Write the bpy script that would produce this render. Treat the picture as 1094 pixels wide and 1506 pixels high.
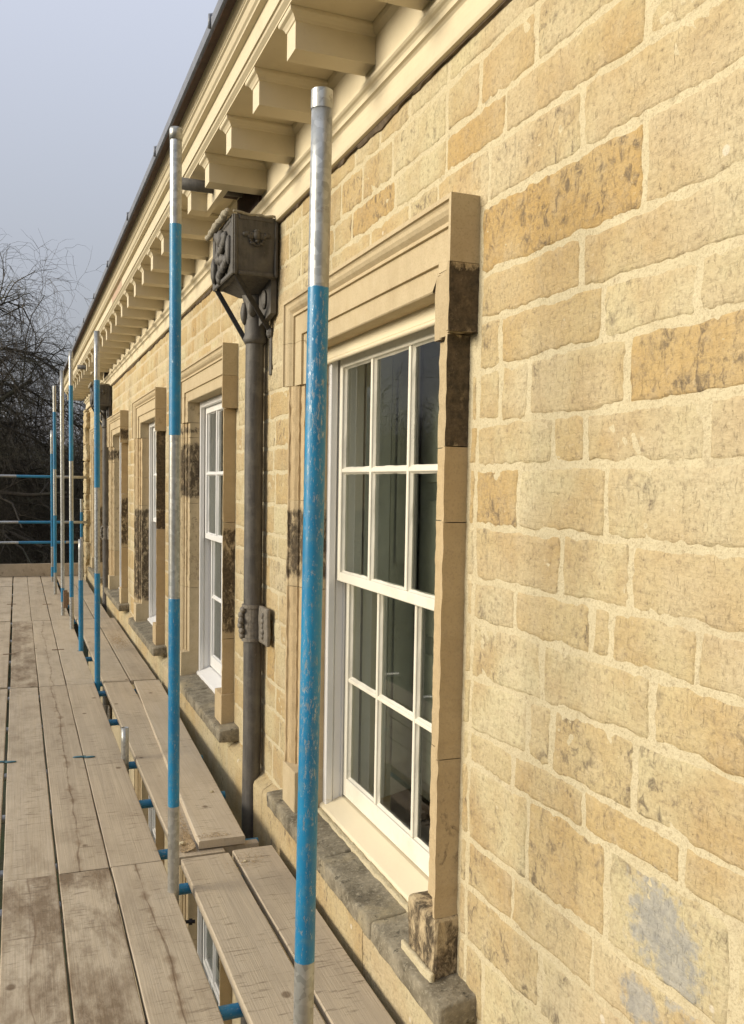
import bpy, math, random
import numpy as np
from mathutils import Vector, Matrix, noise as mn
random.seed(7); rng = np.random.default_rng(7)
S = bpy.context.scene; COL = S.collection
for o in list(bpy.data.objects): bpy.data.objects.remove(o)

# ---------------------------------------------------------------- camera, world, sun, exposure
EYE = 1.77
cd = bpy.data.cameras.new('camera'); cam = bpy.data.objects.new('camera', cd); COL.objects.link(cam)
RW = ((0.9310111, 0.0069284, -0.3649251), (-0.36459413, 0.06425797, -0.92894673), (0.01701323, 0.99790927, 0.06235094))
M = Matrix.Identity(4)
for i in range(3):
    for j in range(3): M[i][j] = RW[i][j]
M.translation = Vector((0, 0, EYE)); cam.matrix_world = M
cd.sensor_fit = 'VERTICAL'; cd.sensor_height = 24; cd.lens = 1330 / 1506 * 24
cd.shift_y = 42 / 1506; cd.clip_start = 0.05; cd.clip_end = 2000
S.camera = cam

SUN_EL, SUN_A = math.radians(14.5), math.radians(8)
sd = Vector((-math.cos(SUN_EL) * math.cos(SUN_A), math.cos(SUN_EL) * math.sin(SUN_A), math.sin(SUN_EL)))
W = bpy.data.worlds.new('World'); S.world = W; W.use_nodes = True
nt = W.node_tree; bg = nt.nodes['Background']
sky = nt.nodes.new('ShaderNodeTexSky'); sky.sky_type = 'NISHITA'; sky.sun_disc = False
sky.sun_elevation = SUN_EL; sky.sun_rotation = math.radians(278); sky.air_density = 1.5; sky.dust_density = 4
# hazy winter overcast veil over the clear sky: even grey-blue, a touch paler up high
tc = nt.nodes.new('ShaderNodeTexCoord'); sx = nt.nodes.new('ShaderNodeSeparateXYZ'); nt.links.new(tc.outputs['Generated'], sx.inputs[0])
cr = nt.nodes.new('ShaderNodeValToRGB'); nt.links.new(sx.outputs['Z'], cr.inputs[0])
e = cr.color_ramp.elements; e[0].position = 0.04; e[0].color = (1.7, 1.78, 2.02, 1); e[1].position = 0.55; e[1].color = (3.9, 4.12, 4.9, 1)
mx = nt.nodes.new('ShaderNodeMix'); mx.data_type = 'RGBA'; mx.inputs[0].default_value = 0.85
nt.links.new(sky.outputs[0], mx.inputs[6]); nt.links.new(cr.outputs[0], mx.inputs[7]); nt.links.new(mx.outputs[2], bg.inputs[0])
bg.inputs[1].default_value = 0.10
sl = bpy.data.lights.new('sun', 'SUN'); so = bpy.data.objects.new('sun', sl); COL.objects.link(so)
sl.energy = 2.75; sl.angle = math.radians(28); sl.color = (1.0, 0.925, 0.775)
so.rotation_euler = (-sd).to_track_quat('-Z', 'Y').to_euler(); so.location = (-20, 0, 20)
S.view_settings.view_transform = 'Standard'; S.view_settings.look = 'None'; S.view_settings.exposure = 0.99; S.view_settings.gamma = 1
S.view_settings.use_curve_mapping = False
S.cycles.max_bounces = 8; S.cycles.transparent_max_bounces = 12; S.cycles.diffuse_bounces = 3; S.cycles.use_denoising = True

# ---------------------------------------------------------------- node helpers
class NT:
    def __init__(s, name):
        s.m = bpy.data.materials.new(name); s.m.use_nodes = True; s.t = s.m.node_tree
        s.b = s.t.nodes['Principled BSDF']; s.out = s.t.nodes['Material Output']
    def N(s, typ, **kw):
        n = s.t.nodes.new('ShaderNode' + typ)
        for k, v in kw.items(): setattr(n, k, v)
        return n
    def put(s, sock, v):
        if isinstance(v, bpy.types.NodeSocket): s.t.links.new(v, sock)
        elif v is not None:
            if isinstance(v, (tuple, list)) and len(v) == 3 and sock.type == 'RGBA': v = (*v, 1)
            sock.default_value = v
    def pos(s): return s.N('NewGeometry').outputs['Position']
    def objc(s): return s.N('TexCoord').outputs['Object']
    def rand(s): return s.N('ObjectInfo').outputs['Random']
    def prop(s, name):
        n = s.N('Attribute', attribute_type='OBJECT', attribute_name=name); return n.outputs['Fac']
    def attr(s, name):
        n = s.N('Attribute', attribute_type='GEOMETRY', attribute_name=name); return n.outputs['Fac']
    def vmul(s, v, sc, add=None):
        n = s.N('VectorMath', operation='MULTIPLY'); s.put(n.inputs[0], v); s.put(n.inputs[1], sc)
        r = n.outputs[0]
        if add is not None:
            a = s.N('VectorMath', operation='ADD'); s.put(a.inputs[0], r); s.put(a.inputs[1], add); r = a.outputs[0]
        return r
    def noise(s, v, scale, detail=4, rough=.55, dist=0):
        n = s.N('TexNoise'); s.put(n.inputs['Vector'], v); n.inputs['Scale'].default_value = scale
        n.inputs['Detail'].default_value = detail; n.inputs['Roughness'].default_value = rough; n.inputs['Distortion'].default_value = dist
        return n.outputs[0]
    def voro(s, v, scale, out='Distance', feature='F1', rnd=1):
        n = s.N('TexVoronoi', feature=feature); s.put(n.inputs['Vector'], v); n.inputs['Scale'].default_value = scale; n.inputs['Randomness'].default_value = rnd
        return n.outputs[out]
    def ma(s, op, a, b=0.0, c=None):
        n = s.N('Math', operation=op); s.put(n.inputs[0], a); s.put(n.inputs[1], b)
        if c is not None: s.put(n.inputs[2], c)
        return n.outputs[0]
    def rng(s, f, a, b, c=0.0, d=1.0):
        n = s.N('MapRange'); s.put(n.inputs[0], f)
        for i, v in enumerate((a, b, c, d)): s.put(n.inputs[i + 1], v)
        return n.outputs[0]
    def mix(s, f, a, b, mode='MIX'):
        n = s.N('Mix', data_type='RGBA', blend_type=mode); s.put(n.inputs[0], f); s.put(n.inputs[6], a); s.put(n.inputs[7], b)
        return n.outputs[2]
    def bump(s, h, strength=.4, dist=.01, nrm=None):
        n = s.N('Bump'); s.put(n.inputs['Height'], h); n.inputs['Strength'].default_value = strength; n.inputs['Distance'].default_value = dist
        if nrm is not None: s.put(n.inputs['Normal'], nrm)
        return n.outputs[0]
    def fin(s, col=None, rough=None, metal=None, nrm=None, spec=None):
        s.put(s.b.inputs['Base Color'], col)
        if rough is not None: s.put(s.b.inputs['Roughness'], rough)
        if metal is not None: s.put(s.b.inputs['Metallic'], metal)
        if nrm is not None: s.put(s.b.inputs['Normal'], nrm)
        if spec is not None: s.b.inputs['Specular IOR Level'].default_value = spec
        return s.m
MT = {}
def mat_stone():
    n = NT('sandstone'); p = n.pos(); r = n.rand()
    tint = n.prop('tint'); tint = n.ma('ADD', tint, n.attr('tint_v'))
    big = n.noise(p, 3.5, 3); mid = n.noise(p, 16, 5, .62); fine = n.noise(p, 95, 3, .6)
    base = n.mix(n.rng(r, 0, 1), (.575, .50, .305), (.515, .435, .255))
    base = n.mix(n.rng(big, .42, .64), base, (.47, .345, .175)); base = n.mix(n.rng(n.noise(p, 1.9, 4, .6), .45, .62, 0, .55), base, (.56, .475, .32))
    org = n.mix(n.rng(mid, .35, .7), (.49, .335, .14), (.42, .27, .10))
    base = n.mix(n.ma('MULTIPLY', tint, n.rng(n.noise(p, 5, 3), .25, .6, .55, 1.0)), base, org)
    base = n.mix(n.rng(mid, .5, .78, 0, .55), base, (.57, .47, .30))
    base = n.mix(n.rng(n.noise(p, 7, 6, .7), .56, .8, 0, .5), base, (.33, .27, .18))
    base = n.mix(n.rng(fine, .45, .68, .0, .38), base, (.32, .24, .14))
    pit = n.noise(n.vmul(p, (1, 1, 1.5)), 48, 5, .72, .3)
    base = n.mix(n.rng(pit, .55, .68, 0, .62), base, (.25, .19, .12)); base = n.mix(n.rng(pit, .27, .40, .45, 0), base, (.66, .56, .39))
    # dark spots, grey lichen, pale splashes
    sp = n.noise(n.vmul(p, (1, 1, .7)), 34, 4, .7, .6); area = n.noise(p, 4.2, 2)
    spots = n.ma('MULTIPLY', n.rng(sp, .52, .66), n.rng(n.ma('ADD', area, n.ma('MULTIPLY', n.prop('spots'), .22)), .56, .68))
    base = n.mix(n.ma('MULTIPLY', spots, .75), base, (.12, .095, .07))
    flk = n.noise(n.vmul(p, (1, 2.2, .8)), 60, 3, .7, 1.2)
    base = n.mix(n.rng(flk, .63, .74, 0, .3), base, (.22, .165, .10))
    g = n.rng(n.ma('ADD', n.attr('grey_v'), n.ma('MULTIPLY', n.ma('SUBTRACT', n.noise(p, 26, 6, .72), .5), 1.5)), .40, .66)
    base = n.mix(n.ma('MULTIPLY', g, .85), base, n.mix(n.rng(n.noise(p, 30, 4, .7), .35, .65), (.26, .26, .25), (.40, .38, .33)))
    vr = n.voro(p, 6.5); base = n.mix(n.ma('MULTIPLY', n.rng(vr, .055, .075, 1, 0), n.rng(n.noise(p, 1.7, 1), .5, .56)), base, (.60, .53, .40))
    tool = n.noise(n.vmul(p, (1, .35, 2.6)), 30, 4, .6, .5)
    h = n.ma('ADD', n.ma('MULTIPLY', n.ma('ADD', mid, n.ma('MULTIPLY', pit, -.5)), .8), n.ma('ADD', n.ma('MULTIPLY', tool, .35), n.ma('ADD', n.ma('MULTIPLY', fine, .16), n.ma('MULTIPLY', n.rng(flk, .58, .74), -.25))))
    return n.fin(base, .9, nrm=n.bump(h, .75, .012), spec=.2)
def mat_mortar():
    n = NT('lime_mortar'); p = n.pos()
    f = n.noise(p, 120, 3, .7); m_ = n.noise(p, 14, 5, .65)
    c = n.mix(n.rng(m_, .3, .7), (.605, .525, .345), (.545, .465, .295)); c = n.mix(n.rng(f, .54, .68, 0, .6), c, (.36, .28, .17)); c = n.mix(n.rng(n.noise(p, 260, 2, .6), .56, .7, 0, .5), c, (.30, .23, .14)); c = n.mix(n.rng(n.noise(p, 38, 4, .7), .6, .68, 0, .5), c, (.27, .21, .13))
    c = n.mix(n.rng(n.noise(p, 2.5, 4), .58, .72, 0, .4), c, (.38, .30, .20))
    return n.fin(c, .95, nrm=n.bump(n.ma('ADD', n.ma('MULTIPLY', f, .35), m_), .8, .012), spec=.15)
def mat_trim():   # dressed window stone: clean new, tan, soot-blackened by the object's own properties
    n = NT('dressed_stone'); p = n.pos(); tint = n.prop('tint'); soot = n.prop('soot')
    fine = n.noise(p, 150, 3, .6); mid = n.noise(p, 18, 5, .65)
    c = n.mix(n.rng(mid, .3, .7), (.55, .45, .285), (.49, .39, .235))
    c = n.mix(tint, c, n.mix(n.rng(n.noise(p, 9, 3), .3, .7), (.52, .385, .215), (.46, .335, .18)))
    c = n.mix(n.rng(fine, .5, .7, 0, .45), c, (.34, .26, .16)); c = n.mix(n.rng(n.noise(n.vmul(p, (1, 1, .4)), 7, 6, .7), .5, .75, 0, .45), c, (.36, .27, .16))
    k = n.noise(n.vmul(p, (1, 1, .55)), 26, 6, .75, .4)
    s_ = n.rng(n.ma('ADD', n.ma('ADD', k, n.ma('SUBTRACT', soot, .5)), n.ma('MULTIPLY', n.ma('SUBTRACT', n.attr('fade'), 1.0), .42)), .46, .62)
    s_ = n.ma('MULTIPLY', s_, n.rng(soot, 0, .12))
    nx = n.N('SeparateXYZ'); n.put(nx.inputs[0], n.N('NewGeometry').outputs['True Normal'])
    s_ = n.ma('MULTIPLY', s_, n.ma('SUBTRACT', 1.0, n.ma('MULTIPLY', n.prop('scraped'), n.rng(n.ma('ADD', n.ma('ABSOLUTE', nx.outputs[0]), n.ma('MULTIPLY', n.ma('SUBTRACT', k, .5), .5)), .55, .75, 0, .9))))
    dk = n.mix(n.rng(n.noise(p, 45, 4, .7), .35, .7), (.030, .024, .017), (.125, .09, .055)); dk = n.mix(n.rng(n.noise(p, 13, 5, .75), .56, .66, 0, .6), dk, (.26, .19, .11)); dk = n.mix(n.rng(n.noise(n.vmul(p, (1, 1, .25)), 70, 3, .7), .66, .72, 0, .5), dk, (.38, .34, .27))
    c = n.mix(n.ma('MULTIPLY', s_, .93), c, dk)
    return n.fin(c, .88, nrm=n.bump(n.ma('ADD', n.ma('MULTIPLY', fine, .25), n.ma('MULTIPLY', k, n.ma('ADD', soot, .12))), .6, .008), spec=.2)
def mat_sill():
    n = NT('weathered_sill_stone'); p = n.pos()
    a = n.noise(p, 9, 6, .7); b = n.noise(p, 60, 4, .7)
    c = n.mix(n.rng(a, .35, .65), (.13, .11, .075), (.30, .26, .185)); c = n.mix(n.rng(b, .52, .66, 0, .6), c, (.42, .37, .27))
    c = n.mix(n.rng(n.noise(p, 3.3, 4, .6), .55, .68, 0, .65), c, (.40, .33, .20))
    c = n.mix(n.rng(n.noise(p, 24, 5, .75), .58, .66, 0, .85), c, (.045, .04, .03))
    return n.fin(c, .92, nrm=n.bump(n.ma('ADD', a, n.ma('MULTIPLY', b, .35)), .8, .014), spec=.2)
def mat_paint(name, col, dirt=(.42, .34, .22), amt=.25, rough=.5):
    n = NT(name); p = n.pos()
    c = n.mix(n.rng(n.noise(p, 5, 6, .65), .5, .8, 0, amt), col, dirt)
    c = n.mix(n.rng(n.noise(n.vmul(p, (1, 1, .5)), 40, 4, .7), .6, .75, 0, amt), c, dirt)
    return n.fin(c, rough, nrm=n.bump(n.noise(p, 70, 4, .6), .12, .004), spec=.35)
def mat_board():
    n = NT('weathered_scaffold_board'); o = n.objc(); r = n.rand(); off = n.ma('MULTIPLY', r, 37.0)
    cmb = n.N('CombineXYZ'); n.put(cmb.inputs[0], off); n.put(cmb.inputs[1], off)
    v = n.N('VectorMath', operation='ADD'); n.put(v.inputs[0], o); n.put(v.inputs[1], cmb.outputs[0]); v = v.outputs[0]
    grain = n.noise(n.vmul(v, (150, 2.2, 60)), 1.0, 5, .6, .25); rings = n.noise(n.vmul(v, (26, .55, 20)), 1, 3, .5, .6)
    blot = n.noise(n.vmul(v, (5.5, 2.2, 5)), 1, 5, .62); fine = n.noise(v, 130, 3, .7)
    c = n.mix(r, (.57, .485, .36), (.45, .37, .265))
    c = n.mix(n.rng(rings, .35, .65), c, (.54, .45, .32)); c = n.mix(n.rng(grain, .45, .75, 0, .3), c, (.33, .26, .17))
    c = n.mix(n.rng(blot, .46, .75, 0, .5), c, (.34, .27, .185))
    damp = n.prop('damp'); dn = n.noise(n.vmul(v, (6.5, 2.6, 4)), 1, 7, .72, .15)
    c = n.mix(n.ma('MULTIPLY', n.rng(n.ma('ADD', dn, n.ma('MULTIPLY', damp, .10)), .50, .70), n.rng(damp, 0, 1, .0, .85)), c, (.175, .12, .07))
    # short cross marks left by transoms and tools
    cm = n.noise(n.vmul(v, (9, 75, 9)), 1, 3, .6, .5); ca = n.noise(n.vmul(v, (7, 1.4, 7)), 1, 3)
    c = n.mix(n.ma('MULTIPLY', n.rng(cm, .58, .66), n.rng(ca, .44, .56, 0, .6)), c, (.16, .12, .08))
    kn = n.voro(n.vmul(v, (1, .75, 1)), 4.2); ks = n.rng(kn, .05, .085, 1, 0)
    c = n.mix(n.ma('MULTIPLY', ks, .7), c, (.12, .075, .04))
    # one wandering split along the grain, where the board has one
    sxn = n.N('SeparateXYZ'); n.put(sxn.inputs[0], o); yy = n.vmul(v, (0, 1, 0))
    wob = n.ma('MULTIPLY', n.ma('SUBTRACT', n.noise(yy, 1.1, 3, .5), .5), .13)
    d = n.ma('ABSOLUTE', n.ma('SUBTRACT', sxn.outputs[0], wob))
    wd = n.rng(n.noise(yy, 3.7, 3, .7), .4, .7, .0006, .0062)
    ck = n.ma('MULTIPLY', n.ma('LESS_THAN', d, wd), n.prop('split'))
    halo = n.ma('MULTIPLY', n.rng(d, 0, n.rng(n.noise(yy, 6, 3, .7), .45, .7, .008, .05), .95, 0), n.prop('split'))
    c = n.mix(n.ma('MULTIPLY', halo, n.rng(n.noise(v, 9, 3), .4, .6)), c, (.22, .15, .09))
    c = n.mix(n.ma('MULTIPLY', ck, .6), c, (.17, .12, .075)); c = n.mix(n.rng(fine, .62, .75, 0, .3), c, (.5, .42, .3))
    h = n.ma('SUBTRACT', n.ma('ADD', n.ma('MULTIPLY', grain, .5), n.ma('MULTIPLY', rings, .3)), n.ma('MULTIPLY', ck, .5))
    return n.fin(c, .85, nrm=n.bump(h, .5, .006), spec=.2)
def mat_tube():
    n = NT('galvanised_and_blue_painted_steel'); o = n.objc(); r = n.ma('MULTIPLY', n.rand(), 50.)
    cmb = n.N('CombineXYZ'); n.put(cmb.inputs[2], r); v = n.N('VectorMath', operation='ADD'); n.put(v.inputs[0], o); n.put(v.inputs[1], cmb.outputs[0]); v = v.outputs[0]
    sp = n.voro(v, 70, 'Color'); g = n.noise(v, 30, 5, .7); lg = n.noise(n.vmul(v, (1, 1, .35)), 9, 4, .6)
    bw = n.N('RGBToBW'); n.put(bw.inputs[0], sp)
    zn = n.mix(bw.outputs[0], (.30, .31, .295), (.56, .57, .55)); zn = n.mix(n.rng(lg, .45, .7, 0, .6), zn, (.34, .31, .25))
    zn = n.mix(n.rng(g, .62, .72, 0, .7), zn, (.20, .15, .09))
    bl = n.mix(n.rng(lg, .35, .7), (.010, .16, .33), (.016, .24, .44)); bl = n.mix(n.rng(g, .50, .7, 0, .5), bl, (.12, .25, .30))
    wear = n.prop('wear')
    scr = n.noise(n.vmul(v, (2.6, 2.6, .8)), 52, 5, .85)
    edge = n.ma('ADD', n.attr('paint'), n.ma('MULTIPLY', n.ma('SUBTRACT', n.noise(v, 60, 3), .5), .25))
    patchy = n.ma('MULTIPLY', n.ma('SUBTRACT', n.noise(n.vmul(v, (1, 1, .4)), 11, 4, .6), .5), .42)
    chips = n.rng(n.ma('ADD', n.ma('ADD', scr, n.ma('MULTIPLY', patchy, n.ma('ADD', wear, .3))), n.ma('MULTIPLY', wear, .17)), .61, .66)
    f = n.ma('MULTIPLY', n.rng(edge, .45, .55), n.ma('SUBTRACT', 1.0, n.ma('MULTIPLY', chips, .72)))
    c = n.mix(f, zn, bl)
    cem = n.ma('MULTIPLY', n.rng(n.noise(v, 16, 5, .75), .66, .70), n.rng(wear, .2, .4, .25, .8)); c = n.mix(cem, c, (.36, .35, .27))
    return n.fin(c, n.rng(f, 0, 1, .40, .40), n.rng(f, 0, 1, .7, .0), n.bump(n.ma('ADD', g, f), .18, .003))
def mat_lead():
    n = NT('painted_lead'); p = n.pos(); st = n.noise(n.vmul(p, (1, 1, .12)), 42, 5, .6); b = n.noise(p, 12, 5, .65); f = n.noise(p, 70, 4, .7)
    c = n.mix(n.rng(st, .3, .7), (.060, .054, .047), (.125, .114, .10)); c = n.mix(n.rng(b, .45, .7, 0, .8), c, (.15, .135, .11))
    c = n.mix(n.rng(f, .64, .74, 0, .5), c, (.25, .22, .18))
    return n.fin(c, .62, .15, n.bump(n.ma('ADD', b, n.ma('MULTIPLY', f, .3)), .55, .008))
def mat_leadlight():
    n = NT('weathered_lead_sheet'); p = n.pos(); b = n.noise(p, 9, 5, .65)
    return n.fin(n.mix(n.rng(b, .3, .7), (.13, .14, .165), (.22, .23, .26)), .55, .2, n.bump(b, .3, .01))
def simple(name, col, rough=.8, var=.25, scale=12, metal=0, bump=.3):
    n = NT(name); p = n.pos(); a = n.noise(p, scale, 5, .65)
    c = n.mix(n.rng(a, .3, .7), tuple(v * (1 - var) for v in col), tuple(min(1, v * (1 + var)) for v in col))
    return n.fin(c, rough, metal, n.bump(a, bump, .01))
def mat_glass():
    n = NT('window_glass'); t = n.t; p = n.pos()
    wv = n.bump(n.noise(p, 3.5, 2, .5), .035, .006)
    fr = n.N('Fresnel'); fr.inputs[0].default_value = 1.6; n.put(fr.inputs['Normal'], wv)
    gl = n.N('BsdfGlossy'); gl.inputs['Roughness'].default_value = .01; n.put(gl.inputs['Normal'], wv)
    tr = n.N('BsdfTransparent'); tr.inputs[0].default_value = (.90, .92, .90, 1)
    ms = n.N('MixShader'); bf = n.N('NewGeometry').outputs['Backfacing']; n.put(ms.inputs[0], n.ma('MULTIPLY', fr.outputs[0], n.ma('SUBTRACT', 1.0, bf))); t.links.new(tr.outputs[0], ms.inputs[1]); t.links.new(gl.outputs[0], ms.inputs[2])
    t.links.new(ms.outputs[0], n.out.inputs[0]); t.nodes.remove(n.b); return n.m
def mat_bark():
    n = NT('bark'); p = n.pos(); a = n.noise(n.vmul(p, (1, 1, .3)), 14, 5, .7)
    c = n.mix(n.rng(a, .3, .7), (.034, .026, .017), (.075, .059, .038)); c = n.mix(n.rng(n.noise(p, 1.1, 3), .5, .7, 0, .6), c, (.070, .075, .040))
    return n.fin(c, .9, nrm=n.bump(a, .5, .02))
def mat_ground():
    n = NT('winter_grass_ground'); p = n.pos(); a = n.noise(p, .35, 5, .6); b = n.noise(p, 8, 4, .7)
    c = n.mix(n.rng(a, .4, .62), (.040, .060, .018), (.060, .048, .028)); c = n.mix(n.rng(b, .4, .7, 0, .5), c, (.03, .035, .014))
    return n.fin(c, .95, nrm=n.bump(b, .5, .05))
MT['stone'] = mat_stone(); MT['mortar'] = mat_mortar(); MT['trim'] = mat_trim(); MT['sill'] = mat_sill()
MT['cream'] = mat_paint('cream_paint', (.66, .57, .395), (.46, .37, .24), .3, .55)
MT['cream2'] = mat_paint('cream_window_paint', (.76, .66, .46), (.52, .43, .28), .12, .45)
MT['white'] = mat_paint('white_window_paint', (.80, .78, .74), (.50, .45, .36), .15, .45)
MT['bar'] = mat_paint('ivory_glazing_bar_paint', (.80, .75, .62), (.45, .38, .26), .35, .5)
MT['board'] = mat_board(); MT['tube'] = mat_tube(); MT['lead'] = mat_lead(); MT['leadl'] = mat_leadlight()
MT['glass'] = mat_glass(); MT['bark'] = mat_bark(); MT['ground'] = mat_ground()
MT['coupler'] = simple('dark_oily_steel', (.035, .032, .03), .6, .3, 60, .4)
MT['clip'] = simple('chipped_blue_steel', (.09, .20, .24), .55, .3, 80, .2)
MT['rust'] = simple('rusty_coupler_steel', (.22, .14, .08), .8, .4, 80)
MT['recess'] = simple('dark_timber_and_recess_shade', (.045, .022, .014), .8, .4, 20)  # dark brown timber, also carrying the shade of the cornice hole
MT['flash'] = simple('pale_lichened_lead_edge', (.33, .29, .21), .85, .35, 50, 0, .9)
MT['room'] = simple('dim_room_plaster', (.42, .42, .33), .9, .15, 2)
MT['shutter'] = simple('grey_shutter_paint', (.55, .55, .50), .6, .1, 6)
MT['leafpaint'] = simple('drab_green_grey_shutter_paint', (.33, .33, .25), .55, .12, 5)
MT['leadpale'] = simple('weathered_grey_lead', (.19, .165, .13), .7, .35, 40, .1, .6)
MT['rubble'] = simple('mortar_crumbs', (.42, .31, .18), .95, .35, 60, 0, .8)
MT['slate'] = simple('slate', (.09, .095, .11), .6, .3, 5)
MT['patch'] = simple('bare_pink_primer', (.47, .33, .23), .8, .3, 40)
MT['leaf'] = simple('dark_evergreen_leaf', (.042, .048, .022), .7, .5, 1.5)
MT['brush'] = simple('brown_undergrowth', (.050, .042, .028), .9, .5, 1.0)

# ---------------------------------------------------------------- object helpers
ORG = {}
def finish(o, origin, parent, props):
    base = ORG.get(parent.name, Vector((0, 0, 0))) if parent else Vector((0, 0, 0))
    COL.objects.link(o)
    if parent: o.parent = parent
    o.location = Vector(origin) - base; ORG[o.name] = Vector(origin)
    for k, v in props.items(): o[k] = v
    return o
def empty(name, origin, parent=None, **props):
    o = bpy.data.objects.new(name, None); o.empty_display_size = .1
    return finish(o, origin, parent, props)
def mesh_obj(name, verts, faces, mat, parent=None, origin=None, smooth=False, attrs=None, mesh=None, **props):
    if origin is None:
        a = np.array(verts); origin = ((a[:, 0].min() + a[:, 0].max()) / 2, (a[:, 1].min() + a[:, 1].max()) / 2, a[:, 2].min())
    me = bpy.data.meshes.new(name); V = (np.array(verts, dtype=float) - np.array(origin)).tolist()
    me.from_pydata(V, [], faces); me.materials.append(MT[mat])
    if attrs:
        for k, vals in attrs.items():
            at = me.attributes.new(k, 'FLOAT', 'POINT'); at.data.foreach_set('value', np.array(vals, dtype=np.float32))
    if smooth: me.polygons.foreach_set('use_smooth', [True] * len(me.polygons))
    me.update()
    return finish(bpy.data.objects.new(name, me), origin, parent, props)
class MB:
    def __init__(s): s.v = []; s.f = []
    def add(s, v, f):
        n = len(s.v); s.v += [tuple(p) for p in v]; s.f += [tuple(i + n for i in q) for q in f]; return s
    def box(s, x0, x1, y0, y1, z0, z1, b=0.0):
        if b <= 0:
            v = [(x, y, z) for x in (x0, x1) for y in (y0, y1) for z in (z0, z1)]
            return s.add(v, [(0, 1, 3, 2), (4, 6, 7, 5), (0, 4, 5, 1), (2, 3, 7, 6), (0, 2, 6, 4), (1, 5, 7, 3)])
        cx, cy, cz = (x0 + x1) / 2, (y0 + y1) / 2, (z0 + z1) / 2; hx, hy, hz = (x1 - x0) / 2, (y1 - y0) / 2, (z1 - z0) / 2
        b = min(b, hx * .9, hy * .9, hz * .9); v = []; idx = {}
        for sx in (-1, 1):
            for sy in (-1, 1):
                for sz in (-1, 1):
                    for k in range(3):
                        d = [hx, hy, hz]
                        for q in range(3):
                            if q != k: d[q] -= b
                        idx[(sx, sy, sz, k)] = len(v); v.append((cx + sx * d[0], cy + sy * d[1], cz + sz * d[2]))
        f = []
        for k in range(3):
            for sg in (-1, 1):
                o1, o2 = [q for q in range(3) if q != k]; c = []
                for a, bb in ((-1, -1), (1, -1), (1, 1), (-1, 1)):
                    t = [0, 0, 0]; t[k] = sg; t[o1] = a; t[o2] = bb; c.append(idx[(*t, k)])
                flip = (sg < 0) ^ (k == 1)
                f.append(tuple(c[::-1]) if flip else tuple(c))
        for k in range(3):
            o1, o2 = [q for q in range(3) if q != k]
            for a in (-1, 1):
                for bb in (-1, 1):
                    t0 = [0, 0, 0]; t1 = [0, 0, 0]; t0[k] = -1; t1[k] = 1; t0[o1] = t1[o1] = a; t0[o2] = t1[o2] = bb
                    f.append((idx[(*t0, o1)], idx[(*t1, o1)], idx[(*t1, o2)], idx[(*t0, o2)]))
        for sx in (-1, 1):
            for sy in (-1, 1):
                for sz in (-1, 1): f.append(tuple(idx[(sx, sy, sz, k)] for k in range(3)))
        return s.add(v, f)
    def prism(s, poly, path, closed_ends=True):
        """poly: list of functions/points; path: list of lists of 3D points per poly vertex"""
        return s
    def tube(s, pts, rad, n=12, cap=True):
        pts = [Vector(p) for p in pts]; R = rad if isinstance(rad, (list, tuple)) else [rad] * len(pts); base = len(s.v)
        for i, p in enumerate(pts):
            t = (pts[min(i + 1, len(pts) - 1)] - pts[max(i - 1, 0)]).normalized()
            a = t.orthogonal().normalized() if i == 0 else (a - t * a.dot(t)).normalized()
            b = t.cross(a)
            for k in range(n):
                th = 2 * math.pi * k / n; s.v.append(tuple(p + (a * math.cos(th) + b * math.sin(th)) * R[i]))
        for i in range(len(pts) - 1):
            for k in range(n):
                q = base + i * n; s.f.append((q + k, q + (k + 1) % n, q + n + (k + 1) % n, q + n + k))
        if cap:
            s.f.append(tuple(base + k for k in range(n))[::-1]); s.f.append(tuple(base + (len(pts) - 1) * n + k for k in range(n)))
        return s
    def blob(s, c, r, seg=8, rings=6, nz=.15):
        c = Vector(c); r = Vector(r) if not isinstance(r, (int, float)) else Vector((r, r, r)); base = len(s.v)
        for i in range(rings + 1):
            ph = math.pi * i / rings
            for k in range(seg):
                th = 2 * math.pi * k / seg; d = Vector((math.sin(ph) * math.cos(th), math.sin(ph) * math.sin(th), math.cos(ph)))
                q = 1 + nz * mn.noise((c + d * .3) * 23); s.v.append((c.x + d.x * r.x * q, c.y + d.y * r.y * q, c.z + d.z * r.z * q))
        for i in range(rings):
            for k in range(seg):
                q = base + i * seg; s.f.append((q + k, q + seg + k, q + seg + (k + 1) % seg, q + (k + 1) % seg))
        return s
    def build(s, name, mat, parent=None, origin=None, smooth=False, **props):
        return mesh_obj(name, s.v, s.f, mat, parent, origin, smooth, **props)
def sweep(rows, closed=True):
    """rows[i] = list of 3D points for profile vertex i; skins profile along the path, caps both ends"""
    m = MB(); n = len(rows); k = len(rows[0]); v = [p for r in rows for p in r]; f = []
    for i in range(n if closed else n - 1):
        j = (i + 1) % n
        for t in range(k - 1): f.append((i * k + t, j * k + t, j * k + t + 1, i * k + t + 1))
    if closed:
        f.append(tuple(i * k for i in range(n))[::-1]); f.append(tuple(i * k + k - 1 for i in range(n)))
    m.add(v, f); return m
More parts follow.
